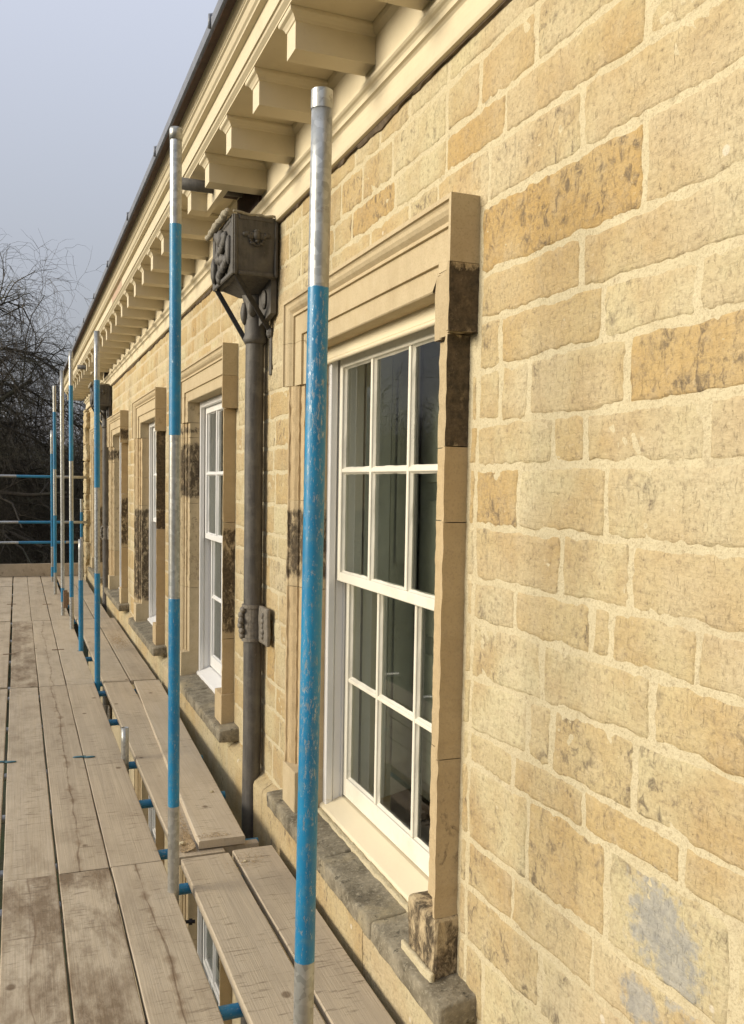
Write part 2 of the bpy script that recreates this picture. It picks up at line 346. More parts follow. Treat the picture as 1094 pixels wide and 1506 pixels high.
def rough_box(x0, x1, y0, y1, z0, z1, step=.03, amp=.006, bev=.012, seed=0.0, slope=0.0):
    """box with subdivided, worn faces and softened arrises; slope lifts the back (x1) of the top"""
    def axis(a, b):
        n = max(1, int(round((b - a) / step))); L = [a] + [a + bev] + [a + bev + (b - a - 2 * bev) * i / n for i in range(1, n)] + [b - bev, b]
        return sorted(set(L)) if b - a > 2.5 * bev else [a, b]
    X, Y, Z = axis(x0, x1), axis(y0, y1), axis(z0, z1); m = MB(); cache = {}
    c = Vector(((x0 + x1) / 2, (y0 + y1) / 2, (z0 + z1) / 2)); h = Vector(((x1 - x0) / 2, (y1 - y0) / 2, (z1 - z0) / 2))
    def vid(x, y, z):
        k = (x, y, z)
        if k in cache: return cache[k]
        p = Vector(k); q = p - c
        ins = Vector([max(0, abs(q[i]) - (h[i] - bev)) for i in range(3)])
        if sum(1 for t in ins if t > 1e-6) >= 2:
            L = ins.length
            core = Vector([max(-(h[i] - bev), min(h[i] - bev, q[i])) for i in range(3)])
            dirv = (q - core).normalized(); q = core + dirv * bev
        nv = Vector((mn.noise(p * 14 + Vector((seed, 0, 0))), mn.noise(p * 14 + Vector((0, seed + 9, 0))), mn.noise(p * 14 + Vector((0, 0, seed + 5)))))
        nv += Vector((mn.noise(p * 45 + Vector((seed, 3, 0))), mn.noise(p * 45 + Vector((7, seed, 0))), mn.noise(p * 45 + Vector((0, 2, seed))))) * .45
        q = q + nv * amp
        if slope and q.z > 0: q.z += slope * (q.x + h.x) / (2 * h.x)
        cache[k] = len(m.v); m.v.append(tuple(c + q)); return cache[k]
    def face(A, B, fn, flip):
        for i in range(len(A) - 1):
            for j in range(len(B) - 1):
                q = [vid(*fn(A[i], B[j])), vid(*fn(A[i + 1], B[j])), vid(*fn(A[i + 1], B[j + 1])), vid(*fn(A[i], B[j + 1]))]
                m.f.append(tuple(q[::-1]) if flip else tuple(q))
    face(Y, Z, lambda a, b: (x0, a, b), True); face(Y, Z, lambda a, b: (x1, a, b), False)
    face(X, Z, lambda a, b: (a, y0, b), False); face(X, Z, lambda a, b: (a, y1, b), True)
    face(X, Y, lambda a, b: (a, b, z0), True); face(X, Y, lambda a, b: (a, b, z1), False)
    return m

WX = 1.25; CORNER = 17.95
BLD = empty('stone_building', (WX, 8, -4.2), label='long sandstone building with sash windows and a cream bracketed cornice', category='building')

# ---------------------------------------------------------------- ground, hills
def terrain():
    xs = np.concatenate([np.linspace(-400, -40, 8), np.linspace(-30, 40, 22), np.linspace(60, 400, 8)]); ys = np.concatenate([np.linspace(-200, 20, 8), np.linspace(25, 150, 30), np.linspace(180, 700, 8)])
    v = []; f = []
    for y in ys:
        for x in xs:
            z = -4.2 + (max(0, y - 30) / 60) ** 1.2 * 3.2 * min(1, 1) + .35 * mn.noise(Vector((x, y, 0)) * .05) * (1 if y > 22 else 0)
            if y > 150: z = -4.2 + (2.0) ** 1.2 * 3.2 + (y - 150) * .01
            v.append((x, y, z))
    n = len(xs)
    for j in range(len(ys) - 1):
        for i in range(n - 1): f.append((j * n + i, j * n + i + 1, (j + 1) * n + i + 1, (j + 1) * n + i))
    return mesh_obj('ground', v, f, 'ground', origin=(0, 0, -4.2), smooth=True, kind='structure')
terrain()

# ---------------------------------------------------------------- windows: where they stand
WIN = [3.24, 6.31, 9.16, 12.12, 15.25]
LOWER = [3.225, 6.31, 9.16]; DROP = -3.35

# ---------------------------------------------------------------- wall body (mortar) with openings
def wall_core():
    m = MB(); X0, X1 = WX + .0005, WX + .40
    zt = 3.6
    def col(y0, y1, z0, z1): m.box(X0, X1, y0, y1, z0, z1)
    ys = []
    prev = -1.6
    for yc in WIN:
        col(prev, yc - .66, .0, zt) ; prev = yc + .66
        col(yc - .66, yc + .66, 2.46, zt); col(yc - .66, yc + .66, .0, .20)
    col(prev, CORNER, 0, zt)
    prev = -1.6
    for yc in LOWER:
        col(prev, yc - .66, -4.3, 0); prev = yc + .66
        col(yc - .66, yc + .66, 2.46 + DROP, 0); col(yc - .66, yc + .66, -4.3, .20 + DROP)
    col(prev, CORNER, -4.3, 0)
    m.box(X1, 8.0, CORNER - .4, CORNER, -4.3, zt)     # return wall round the corner
    m.box(X1, 8.0, -1.6, -1.2, -4.3, zt)
    return m.build('wall', 'mortar', BLD, label='coursed honey sandstone wall with wide pale mortar joints')
MT['oldmortar'] = simple('old_weathered_mortar', (.52, .43, .275), .95, .14, 14, 0, .6)
WALL = wall_core()
WALL.data.materials[0] = MT['oldmortar']

def mortar_skin():
    st = .015; ys = np.arange(.85, 5.6, st); zs = np.arange(-.42, 3.12, st); v = []; f = []; idx = {}
    def inside(y, z):
        for yc in WIN[:2]:
            if abs(y - yc) < .79 and .2 < z < 2.5: return False
        return True
    for i, y in enumerate(ys):
        for j, z in enumerate(zs):
            if not inside(y, z): continue
            P = Vector((0, y, z)); r_ = .0010 * mn.noise(P * 9) + .0018 * mn.noise(P * 27 + Vector((3, 1, 2))) + .0016 * mn.noise(P * 58)
            idx[(i, j)] = len(v); v.append((WX - .0020 - r_ * .9, y, z))
    for (i, j) in idx:
        q = [(i, j), (i, j + 1), (i + 1, j + 1), (i + 1, j)]
        if all(k in idx for k in q): f.append(tuple(idx[k] for k in q))
    mesh_obj('mortar_joints', v, f, 'mortar', BLD, smooth=True)
mortar_skin()
ZC = [3.11, 3.0, 2.85, 2.715, 2.56, 2.367, 2.235, 2.105, 1.95, 1.823, 1.654, 1.498, 1.375, 1.22, 1.056, .955, .727, .586, .414, .20, .02, -.17, -.36, -.56, -.78, -1.0]
# the same joints measured at y=2.35 and y=1.3 (they are not quite level)
ZN = {1: (3.0, 3.015), 2: (2.85, 2.85), 3: (2.729, 2.70), 4: (2.565, 2.555), 5: (2.371, 2.362), 6: (2.243, 2.228), 7: (2.098, 2.111), 8: (1.948, 1.952), 9: (1.823, 1.823), 10: (1.653, 1.654), 11: (1.496, 1.50), 12: (1.375, 1.375),
      13: (1.206, 1.238), 14: (1.05, 1.062), 15: (.949, .961), 16: (.717, .736), 17: (.572, .60), 18: (.402, .426)}
NEARJ = {2: [2.232, 1.632], 3: [2.313, 1.867], 4: [1.626], 5: [1.849], 6: [2.226, 1.761, 1.446], 7: [2.219, 2.072, 1.659], 8: [1.952, 1.812, 1.406], 9: [2.109, 1.722], 10: [1.896, 1.623],
         11: [2.114, 1.763, 1.688, 1.407], 12: [1.968, 1.539], 13: [2.032, 1.915, 1.587], 14: [2.102, 1.77, 1.43], 15: [2.016, 1.673, 1.282], 16: [2.084, 1.716], 17: [1.938], 18: [2.237]}
TINT = {(4, 0): (1.0, 1.0), (7, 3): (.85, .9), (6, 1): (.55, .2), (6, 0): (.2, 1.2), (5, 0): (.55, .3), (9, 0): (.75, .5), (2, 0): (.75, 0), (11, 1): (.4, .3), (14, 2): (.65, 0), (13, 2): (.35, 1.0), (15, 1): (.6, .7), (15, 2): (.0, .5), (16, 1): (.3, .2), (16, 2): (.15, .3), (3, 0): (.15, .2), (14, 3): (.2, .7), (13, 3): (.05, .5), (12, 2): (.45, .5), (17, 0): (.2, .8), (17, 1): (.0, .4), (8, 1): (.45, 0), (18, 0): (.3, .9)}
def zline(c, y):
    if c in ZN:
        a, b = ZN[c]; t = min(1, max(0, (2.35 - y) / 1.05)); return a + (b - a) * t
    return ZC[c]
def stone_mesh(y0, y1, zb0, zb1, zt0, zt1, fine, seed, proud):
    """a stone in the wall plane: corners (y0..y1) x (bottom..top), worn outline, rough pillowed face"""
    w = y1 - y0; h = (zt0 - zb0 + zt1 - zb1) / 2
    step = .022 if fine else .07
    nu = max(2, int(w / step)); nv = max(2, int(h / step)); e = .011
    U = [0, e / w * .35, e / w] + [e / w + (1 - 2 * e / w) * i / nu for i in range(1, nu)] + [1 - e / w, 1 - e / w * .35, 1]
    V = [0, e / h * .35, e / h] + [e / h + (1 - 2 * e / h) * i / nv for i in range(1, nv)] + [1 - e / h, 1 - e / h * .35, 1]
    if not fine:
        U = [0, e / w] + [e / w + (1 - 2 * e / w) * i / nu for i in range(1, nu)] + [1 - e / w, 1]; V = [0, e / h] + [e / h + (1 - 2 * e / h) * i / nv for i in range(1, nv)] + [1 - e / h, 1]
    v = []; f = []; so = Vector((seed * 3.1, seed * 1.7, 0))
    for j, vv in enumerate(V):
        for i, u in enumerate(U):
            y = y0 + w * u; zb = zb0 + (zb1 - zb0) * u; zt = zt0 + (zt1 - zt0) * u; z = zb + (zt - zb) * vv
            P = Vector((0, y, z))
            ed = min(u * w, (1 - u) * w, vv * h, (1 - vv) * h)
            # wandering outline: strongest at the rim
            k = max(0, 1 - ed / .03); du = mn.noise(P * 11 + so); dz = mn.noise(P * 11 + so + Vector((5, 5, 5)))
            du2 = mn.noise(P * 38 + so); dz2 = mn.noise(P * 38 + so + Vector((9, 2, 5)))
            yy = y + (du * .009 + du2 * .007) * k; zz = z + (dz * .009 + dz2 * .008) * k
            # rounded corners
            cu = max(0, .02 - min(u * w, (1 - u) * w)) ; cv = max(0, .02 - min(vv * h, (1 - vv) * h))
            r_ = cu * cv * 7
            yy += r_ * (1 if u < .5 else -1); zz += r_ * (1 if vv < .5 else -1)
            d = min(1, ed / e); d = math.sqrt(max(0, 1 - (1 - d) ** 2))
            rel = proud + .0022 * mn.noise(P * 6 + so) + .0014 * mn.noise(P * 24 + so) + .0012 * mn.noise(P * 60 + so)
            v.append((WX + (.0035 if fine else .003) - (rel + (.0035 if fine else .003)) * d, yy, zz))
    n = len(U)
    for j in range(len(V) - 1):
        for i in range(n - 1): f.append((j * n + i, (j + 1) * n + i, (j + 1) * n + i + 1, j * n + i + 1))
    return v, f
rs = random.Random(11)
stones = []   # (weight, args, tint, spots, grey)
def add_stone(y0, y1, zb0, zb1, zt0, zt1, tint, spots, fine):
    g = .0055
    gy = rs.uniform(.004, .009)
    yc = (y0 + y1) / 2; zc = (zb0 + zt0) / 2; d2 = yc * yc + 1.5
    if zc < -.1: wt = 1e-4 * zc * -1
    else: wt = (y1 - y0) * (zt0 - zb0) * (WX / math.sqrt(d2 + .1)) / d2 * (1 if yc > 1.1 else .02)
    stones.append((wt, (y0 + gy, y1 - gy, zb0 + g, zb1 + g, zt0 - g, zt1 - g, fine, rs.uniform(0, 90), rs.uniform(.0036, .0050) if fine else rs.uniform(.0012, .0032)), tint, spots, yc, zc))
def fill(y0, y1, c, zlo=None, zhi=None, fine=False):
    """random stones of course c between y0 and y1"""
    y = y0
    while y < y1 - .02:
        w = rs.choice([.16, .24, .30, .36, .42, .5]) * rs.uniform(.85, 1.15)
        if y1 - y - w < .13: w = y1 - y
        if 3.9 < y < 5.5 and w > .12: pass
        a, b = y, min(y1, y + w)
        zb0, zb1 = zline(c + 1, a), zline(c + 1, b); zt0, zt1 = zline(c, a), zline(c, b)
        if zlo is not None: zb0 = zb1 = max(zlo, zb0)
        if zhi is not None: zt0 = zt1 = min(zhi, zt0)
        t = rs.choice([0, 0, .15, .3, .5, .8]) * rs.uniform(.7, 1.1)
        add_stone(a, b, zb0, zb1, zt0, zt1, t, rs.choice([0, 0, .2, .6]), fine or (b < 5.7 and a > .7 and zb0 > -.5))
        y = b
for c in range(len(ZC) - 1):
    zb, zt = ZC[c + 1], ZC[c]; zm = (zb + zt) / 2
    start = 2.352
    if c in NEARJ:
        js = [start if c > 3 else 2.6] + NEARJ[c]
        for i in range(len(js)):
            a = js[i + 1] if i + 1 < len(js) else js[i] - rs.uniform(.38, .55); b = js[i]
            if i + 1 >= len(js): a = min(a, 1.2)
            t, s_ = TINT.get((c, i), (rs.choice([0, .0, .1, .2]), rs.choice([0, 0, .2])))
            add_stone(a, b, zline(c + 1, a), zline(c + 1, b), zline(c, a), zline(c, b), t, s_, True); last = a
        fill(-1.4, last, c); first = js[0]
    else:
        fill(-1.4, 2.37 if zb < 2.3 and zb > .15 else 2.6, c); first = 2.37 if zb < 2.3 and zb > .15 else 2.6
    # pieces beyond, broken by the windows
    y = first
    for yc in WIN + [None]:
        if yc is None:
            fill(y, CORNER - .45, c); break
        hw = .885 if (zt > 2.23 and zm > 2.1) else .84
        if zm < .28 and zt > .19: hw = .985
        if zb >= 2.60 or zt <= .19:                       # free of the window: plain run
            fill(y, yc + .9, c); y = yc + .9; continue
        if y < yc - hw: fill(y, yc - hw, c)
        if zt > 2.66: fill(yc - hw, yc + hw, c, zlo=2.612)
        y = yc + hw
stones.sort(key=lambda s: -s[0])
def grey_at(v):
    out = []
    for p in v:
        d = math.hypot((p[1] - 1.50) / .10, (p[2] - .86) / .10); d2 = math.hypot((p[1] - 1.43) / .09, (p[2] - .80) / .10)
        d3 = math.hypot((p[1] - 1.54) / .07, (p[2] - .66) / .05); d4 = math.hypot((p[1] - 1.26) / .03, (p[2] - 1.62) / .03)
        out.append(max(0, 1 - min(d, d2, d3, d4) * .55))
    return out
lowV, lowF, lowT = [], [], []
for k, (wt, a, tint, spots, yc, zc) in enumerate(stones):
    v, f = stone_mesh(*a)
    if k < 300:
        mesh_obj('stone', v, f, 'stone', WALL, smooth=True, attrs={'tint_v': [0] * len(v), 'grey_v': grey_at(v)}, tint=float(tint), spots=float(spots))
    else:
        n = len(lowV); lowV += v; lowF += [tuple(i + n for i in q) for q in f]; lowT += [tint] * len(v)
o = mesh_obj('stone_courses', lowV, lowF, 'stone', BLD, smooth=True, attrs={'tint_v': lowT, 'grey_v': [0] * len(lowV)}, kind='stuff', tint=0.0, spots=.2)

# plinth course under the sills, its top weathered back to the wall
prof = [(WX + .05, -.30), (WX - .062, -.30), (WX - .064, .125), (WX - .058, .150), (WX - .006, .182), (WX + .05, .184)]
def plinth(y0, y1):
    n = max(4, int((y1 - y0) / .05)); rows = []
    for (x, z) in prof:
        row = []
        for i in range(n + 1):
            y = y0 + (y1 - y0) * i / n; P = Vector((x, y, z)); e_ = .010 if x < WX - .02 else 0
            g = .0
            row.append((x + mn.noise(P * 7) * e_ * .5 + mn.noise(P * 30) * e_ * .3, y, z + (mn.noise(P * 9) * .008 + mn.noise(P * 31) * .004 if -.1 < z else 0)))
        rows.append(row)
    return sweep(rows)
y = -1.5; pr = random.Random(3)
while y < CORNER - .5:
    w = pr.uniform(.55, 1.15); b = min(y + w, CORNER - .02)
    plinth(y + .003, b - .003).build('plinth_stone', 'stone', WALL, smooth=False, tint=pr.choice([0, .15, .4]), spots=.3)
    y = b
# quoins at the far corner
z = -.6; k = 0
while z < 3.05:
    h = .30; L = .62 if k % 2 else .38
    m = rough_box(WX - .075, WX + .3, CORNER - L, CORNER + .06, z + .008, min(z + h, 3.06) - .006, .035, .022, .014, k * 3.3)
    m.build('quoin', 'stone', WALL, smooth=True, tint=.15 * (k % 3), spots=.9); z += h; k += 1

# ---------------------------------------------------------------- a window
KIND = {'new': (.05, 0.0), 'tan': (.72, .3), 'tan2': (.5, 0.02), 'brown': (.6, .43), 'mott': (.2, .42), 'dark': (.3, .62), 'black': (.3, .98)}
FC = [(0, 0), (.014, 0), (.016, .008), (.022, .012), (.034, .013), (.046, .020), (.058, .034), (.066, .030), (.072, .030), (.073, .040)]
def profile(width, xf, f1):
    """(t, x) from the outer fillet inwards: fillet, cyma, two fascias"""
    p = [(t, xf + d) for t, d in FC]
    p += [(.073 + f1, xf + .042), (.074 + f1, xf + .053), (width - .004, xf + .055), (width, xf + .059)]
    return p
def make_window(yc, dz, n, near, far, earN, earF, blkN, blkF, paint, lab, headboard):
    B = (WX, yc, .3 + dz); par = BLD; y_stone = yc; yc = yc + .015
    fr = MB(); fm = {'white': 'white', 'cream': 'white'}[paint]
    for s in (-1, 1):      # box frame linings with a bead, and pulley stiles
        a, b = sorted((s * .582, s * .655)); fr.box(1.302, 1.334, yc + a, yc + b, .30, 2.42, .003)
        a, b = sorted((s * .572, s * .586)); fr.box(1.296, 1.330, yc + a, yc + b, .33, 2.40, .004)
        a, b = sorted((s * .586, s * .64)); fr.box(1.336, 1.46, yc + a, yc + b, .30, 2.42, .002)
        a, b = sorted((s * .576, s * .59)); fr.box(1.372, 1.380, yc + a, yc + b, .33, 1.36)
    fr.box(1.303, 1.46, yc - .58, yc + .58, 2.325, 2.42, .003)
    fr.v = [(x, y_, z_ + dz) for x, y_, z_ in fr.v]
    win = fr.build('window', fm, par, origin=B, label=lab)
    def part(m, name, mat, smooth=False, **pp):
        m.v = [(x, y_, z_ + dz) for x, y_, z_ in m.v]; return m.build(name, mat, win, smooth=smooth, **pp)
    # timber sill
    sw = .64
    rows = [[(x, yc - sw, z), (x, yc + sw, z)] for x, z in ((1.287, .268), (1.285, .292), (1.292, .301), (1.375, .338), (1.47, .345), (1.47, .268))]
    part(sweep(rows), 'timber_sill', 'cream2' if paint == 'cream' else 'white')
    if headboard:
        m = MB(); m.box(1.286, 1.301, yc - .632, yc + .618, 2.316, 2.432, .002)
        rows = []
        for th in range(9):
            a = math.pi * th / 8; rows.append([(1.288 - .011 * math.sin(a), yc + q * .618, 2.306 + .0095 * math.cos(a)) for q in (-1, 1)])
        m2 = sweep(rows); m.add(m2.v, m2.f); part(m, 'head_board', 'cream2')
    # sashes with glazing bars, panes
    def sash(x0, x1, z0, z1, g0, g1, mid, barmat):
        m = MB(); hw = .571
        m.box(x0, x1, yc - hw, yc - .535, z0, z1, .003); m.box(x0, x1, yc + .535, yc + hw, z0, z1, .003)
        m.box(x0, x1, yc - .535, yc + .535, z0, g0, .003); m.box(x0, x1, yc - .535, yc + .535, g1, z1, .003)
        for u in (-.19, .19): m.box(x0 + .003, x1 - .005, yc + u - .0095, yc + u + .0095, g0, g1, .003)
        for (a, b) in ((-.535, -.1995), (-.1805, .1805), (.1995, .535)): m.box(x0 + .004, x1 - .006, yc + a, yc + b, mid - .009, mid + .009, .003)
        # uneven putty fillets
        for (a, b) in ((-.535, -.1995), (-.1805, .1805), (.1995, .535)):
            for (c, d) in ((g0, mid - .009), (mid + .009, g1)):
                for (p0, p1, q) in (((a, c), (b, c), (0, 1)), ((a, d), (b, d), (0, -1)), ((a, c), (a, d), (1, 0)), ((b, c), (b, d), (-1, 0))):
                    N_ = 9; r = []
                    for i in range(N_):
                        t = i / (N_ - 1); uy = p0[0] + (p1[0] - p0[0]) * t; uz = p0[1] + (p1[1] - p0[1]) * t
                        r.append((uy, uz, .007 + .003 * mn.noise(Vector((uy * 30, uz * 30, yc)))))
                    r0 = [(x0 + .010, yc + u_, w_) for u_, w_, _ in r]; r1 = [(x0 + .021, yc + u_ + q[0] * t_, w_ + q[1] * t_) for u_, w_, t_ in r]; r2 = [(x0 + .021, yc + u_, w_) for u_, w_, _ in r]
                    mm = sweep([r0, r1, r2]); m.add(mm.v, mm.f)
        sh = part(m, 'sash', barmat)
        for (a, b) in ((-.535, -.1995), (-.1805, .1805), (.1995, .535)):
            for (c, d) in ((g0, mid - .009), (mid + .009, g1)):
                g_ = MB().box(x0 + .0215, x0 + .0245, yc + a, yc + b, c, d); part(g_, 'pane', 'glass')
    bm = 'bar' if paint == 'cream' else 'white'
    sash(1.336, 1.370, 1.335, 2.324, 1.376, 2.278, 1.827, bm)
    sash(1.381, 1.415, .347, 1.372, .432, 1.335, .885, bm)
    # stone surround: lintel with mitred ears
    yc = y_stone
    XL, XJ = 1.153, 1.172
    pl = profile(.235, XL, .090); zt = 2.602; zj = 2.41 if True else 0
    pts = pl + [(.235, 1.312)]
    rows = []
    outer = [(0, WX + .05)] + pts
    for t, x in outer: rows.append([(x, yc - .875 + t, zj), (x, yc - .875 + t, zt - t), (x, yc + .875 - t, zt - t), (x, yc + .875 - t, zj)])
    rows = rows + [[(1.312, yc - .60, zj + .0), (1.312, yc - .60, zt - .1), (1.312, yc + .60, zt - .1), (1.312, yc + .60, zj)]] if False else rows
    m = sweep(rows); part(m, 'lintel', 'trim', tint=KIND['new'][0], soot=0.0)
    def block(side, z0, z1, kind, ear, rough=0):
        pp = profile(.235 - .022 * (side < 0), XL, .090 - .012 * (side < 0)) if ear else profile(.19 - .022 * (side < 0), XJ, .045 - .012 * (side < 0))
        w0 = .875 if ear else .83; poly = [(0, WX + .05)] + pp + [(pp[-1][0], 1.312)]
        nz = max(1, int((z1 - z0) / (.02 if rough else .5))); rows = []
        for t, x in poly:
            row = []
            for i in range(nz + 1):
                z_ = z0 + .0015 + (z1 - z0 - .003) * i / nz; y_ = side * (w0 - t); xx = x
                if rough:
                    P = Vector((x * 3, yc + y_, z_)); xx += mn.noise(P * 28 + Vector((side, 0, yc))) * .0035 * rough; y_ += mn.noise(P * 22 + Vector((4, side, yc))) * .0035 * rough * (1 if t < .2 else .4)
                row.append((xx, yc + y_, z_))
            rows.append(row)
        if side > 0: rows = rows[::-1]
        m = sweep(rows); k = KIND[kind]; fade = [min(1.0, min(p[2] - z0, z1 - p[2]) / .055) for p in m.v] if rough else [0.6] * len(m.v)
        m.v = [(x, y_, z_ + dz) for x, y_, z_ in m.v]; mesh_obj('jamb_stone', m.v, m.f, 'trim', win, attrs={'fade': fade}, tint=k[0], soot=k[1], scraped=1.0 if side < 0 else 0.0) if True else part(m, 'jamb_stone', 'trim', tint=k[0], soot=k[1], scraped=1.0 if side < 0 else 0.0)
    zs_top = 2.372   # soffit line
    for side, L, ek, bk in ((-1, near, earN, blkN), (1, far, earF, blkF)):
        block(side, 2.213, 2.41, ek, True, 1 if KIND[ek][1] > .3 else 0)
        for (z0, z1, kd) in L: block(side, z0, z1, kd, False, 1 if KIND[kd][1] > .15 else 0)
        a, b = sorted((side * .64, side * .838)); sd_ = side * 7 + yc
        m = rough_box(1.166, 1.312, yc + a, yc + b, .262, .452, .03, .004 if KIND[bk][1] > .3 else .0006, .012 if KIND[bk][1] > .3 else .003, sd_, slope=.012)
        part(m, 'plinth_block', 'trim', tint=KIND[bk][0], soot=KIND[bk][1])
    if n == 0:
        m = MB(); m.add([(1.150, yc - .848, .268), (1.165, yc - .848, .300), (1.165, yc - .63, .296), (1.152, yc - .63, .270)], [(0, 1, 2, 3)])
        m = rough_box(1.152, 1.169, yc - .850, yc - .62, .255, .292, .02, .003, .006, 4); part(m, 'mortar_fillet', 'mortar')
        m = rough_box(1.262, 1.286, yc - .60, yc + .62, .262, .289, .02, .006, .006, 8); part(m, 'mortar_fillet', 'mortar')
    # stone sill in three lengths
    cuts = [-.975, -.42, .14, .972]
    for i in range(3):
        m = rough_box(1.124, 1.33, yc + cuts[i] + .0015, yc + cuts[i + 1] - .0015, .192, .262 - .002 * (i == 1), .028, .0045, .009, yc * 3 + i, slope=.022)
        part(m, 'sill_stone', 'sill', smooth=True)
    # splayed shutter linings inside the reveal
    for s in (-1, 1):
        for q, (x0, u0, x1, u1) in enumerate(((1.47, .60, 1.60, .615), (1.605, .62, 1.78, .70))):
            m = MB(); m.add([(x0, yc + s * u0, .30), (x1, yc + s * u1, .30), (x1, yc + s * u1, 2.42), (x0, yc + s * u0, 2.42), (x0, yc + s * (u0 + .03), .30), (x1, yc + s * (u1 + .03), .30), (x1, yc + s * (u1 + .03), 2.42), (x0, yc + s * (u0 + .03), 2.42)],
                            [(0, 1, 2, 3), (7, 6, 5, 4), (0, 4, 5, 1), (1, 5, 6, 2), (2, 6, 7, 3), (3, 7, 4, 0)])
            if q == 1:
                for (zz0, zz1) in ((.45, 1.25), (1.4, 2.3)):
                    m.add([(x0 + .03, yc + s * (u0 - .0), zz0), (x1 - .03, yc + s * (u1 - .03), zz0), (x1 - .03, yc + s * (u1 - .03), zz1), (x0 + .03, yc + s * (u0 - .0), zz1)], [(0, 1, 2, 3)])
            part(m, 'shutter_lining', 'shutter')
    for s in (-1, 1):
        a, b = sorted((yc + s * .003, yc + s * .72)); m = MB(); m.box(1.80, 1.83, a, b, .28, 2.5)
        for (za, zb) in ((.36, .98), (1.06, 1.70), (1.78, 2.36)):
            for (ya, yb) in ((a + .06, (a + b) / 2 - .02), ((a + b) / 2 + .02, b - .10)):
                m.box(1.788, 1.80, ya, yb, za, zb, .008)
        part(m, 'shutter_leaf', 'leafpaint')
    return win
make_window(WIN[0], 0, 0, [(.452, .944, 'brown'), (.944, 1.66, 'tan'), (1.66, 1.885, 'tan'), (1.885, 2.213, 'black')], [(.452, 1.29, 'tan'), (1.29, 1.69, 'dark'), (1.69, 2.213, 'tan')],
            'black', 'new', 'black', 'new', 'cream', 'nearest sash window, cream head board, soot-black stones beside the glass', True)
make_window(WIN[1], 0, 1, [(.452, .80, 'tan'), (.80, 1.52, 'dark'), (1.52, 2.213, 'tan')], [(.452, .95, 'new'), (.95, 1.6, 'mott'), (1.6, 2.1, 'dark'), (2.1, 2.213, 'dark')],
            'tan', 'mott', 'tan2', 'new', 'white', 'second sash window, just beyond the near downpipe, with a wide white frame', False)
make_window(WIN[2], 0, 2, [(.452, 1.33, 'tan'), (1.33, 1.5, 'black'), (1.5, 2.213, 'black')], [(.452, 1.5, 'dark'), (1.5, 1.8, 'tan'), (1.8, 2.213, 'tan')],
            'mott', 'new', 'tan', 'new', 'white', 'third sash window, with one long black jamb stone on its near side', False)
make_window(WIN[3], 0, 3, [(.452, .95, 'tan'), (.95, 1.6, 'dark'), (1.6, 2.213, 'tan')], [(.452, .8, 'tan'), (.8, 2.0, 'mott'), (2.0, 2.213, 'dark')],
            'dark', 'mott', 'new', 'new', 'white', 'fourth sash window, just before the far downpipe', False)
make_window(WIN[4], 0, 4, [(.452, 1.4, 'dark'), (1.4, 2.213, 'mott')], [(.452, 2.213, 'mott')], 'mott', 'mott', 'dark', 'dark', 'white', 'last sash window, between the far downpipe and the corner', False)
for i, yc in enumerate(LOWER):
    make_window(yc, DROP, 5 + i, [(.452, 1.3, 'tan'), (1.3, 2.213, 'tan')], [(.452, 1.5, 'tan2'), (1.5, 2.213, 'tan2')], 'tan', 'new', 'tan', 'new', 'white',
                'lower-storey sash window seen below the gap in the boards', False)
# rooms behind
m = MB()
for z0, z1 in ((-.02, 3.0), (DROP - .02, DROP + 2.9)):
    m.box(1.652, 6.0, -1.0, CORNER - .5, z0 - .1, z0); m.box(1.652, 6.0, -1.0, CORNER - .5, z1, z1 + .1); m.box(5.9, 6.0, -1.0, CORNER - .5, z0, z1)
    for y_ in (1.3, 4.77, 7.7, 10.6, 13.6, 17.0): m.box(1.652, 5.9, y_, y_ + .12, z0, z1)
m.build('interior_walls', 'room', BLD)

# ---------------------------------------------------------------- cornice
CP = [(1.232, 3.079), (1.219, 3.081), (1.2155, 3.092), (1.216, 3.125), (1.219, 3.148), (1.223, 3.163), (1.222, 3.172), (1.215, 3.178), (1.206, 3.181), (1.206, 3.190), (1.204, 3.197), (1.198, 3.203), (1.190, 3.207), (1.184, 3.213), (1.184, 3.224), (1.200, 3.225),
      (1.200, 3.362), (1.194, 3.366), (1.182, 3.376), (1.178, 3.388), (1.178, 3.395), (.874, 3.395), (.874, 3.401), (.870, 3.404), (.860, 3.412), (.857, 3.421), (.850, 3.422),
      (.850, 3.497), (.826, 3.499), (.824, 3.506), (.816, 3.512), (.812, 3.522), (.808, 3.532), (.800, 3.536), (.800, 3.543), (.796, 3.545), (.796, 3.553), (.786, 3.562), (.780, 3.572), (.778, 3.590),
      (1.30, 3.62), (1.45, 3.08)]
def corn_rows(P, y0, xend=6.0):
    return [[(x, y0, z), (x, CORNER + (WX - x), z), (xend, CORNER + (WX - x), z)] for x, z in P]
crn = sweep(corn_rows(CP, -1.6)).build('cornice', 'cream', BLD, label='cream painted timber cornice with square modillions')
GP = [(.778, 3.574), (.742, 3.568), (.733, 3.572), (.731, 3.612), (.736, 3.620), (.80, 3.635), (1.30, 3.66), (1.30, 3.60)]
gut = sweep(corn_rows(GP, -1.6)).build('lead_eaves', 'leadl', BLD)
for y_ in (.77, 2.24, 3.72, 5.27, 6.62, 8.13, 9.6, 11.1, 12.6, 14.1, 15.6, 17.1):
    MB().tube([(.730, y_, 3.576), (.729, y_, 3.622), (.80, y_, 3.645), (1.25, y_, 3.69)], .010, 10).build('lead_roll', 'leadl', gut, smooth=True)
sweep([[(x, -1.6, z), (x, CORNER + .4, z)] for x, z in ((.85, 3.66), (6.0, 5.4), (6.0, 5.35), (.86, 3.64))]).build('roof', 'slate', BLD)
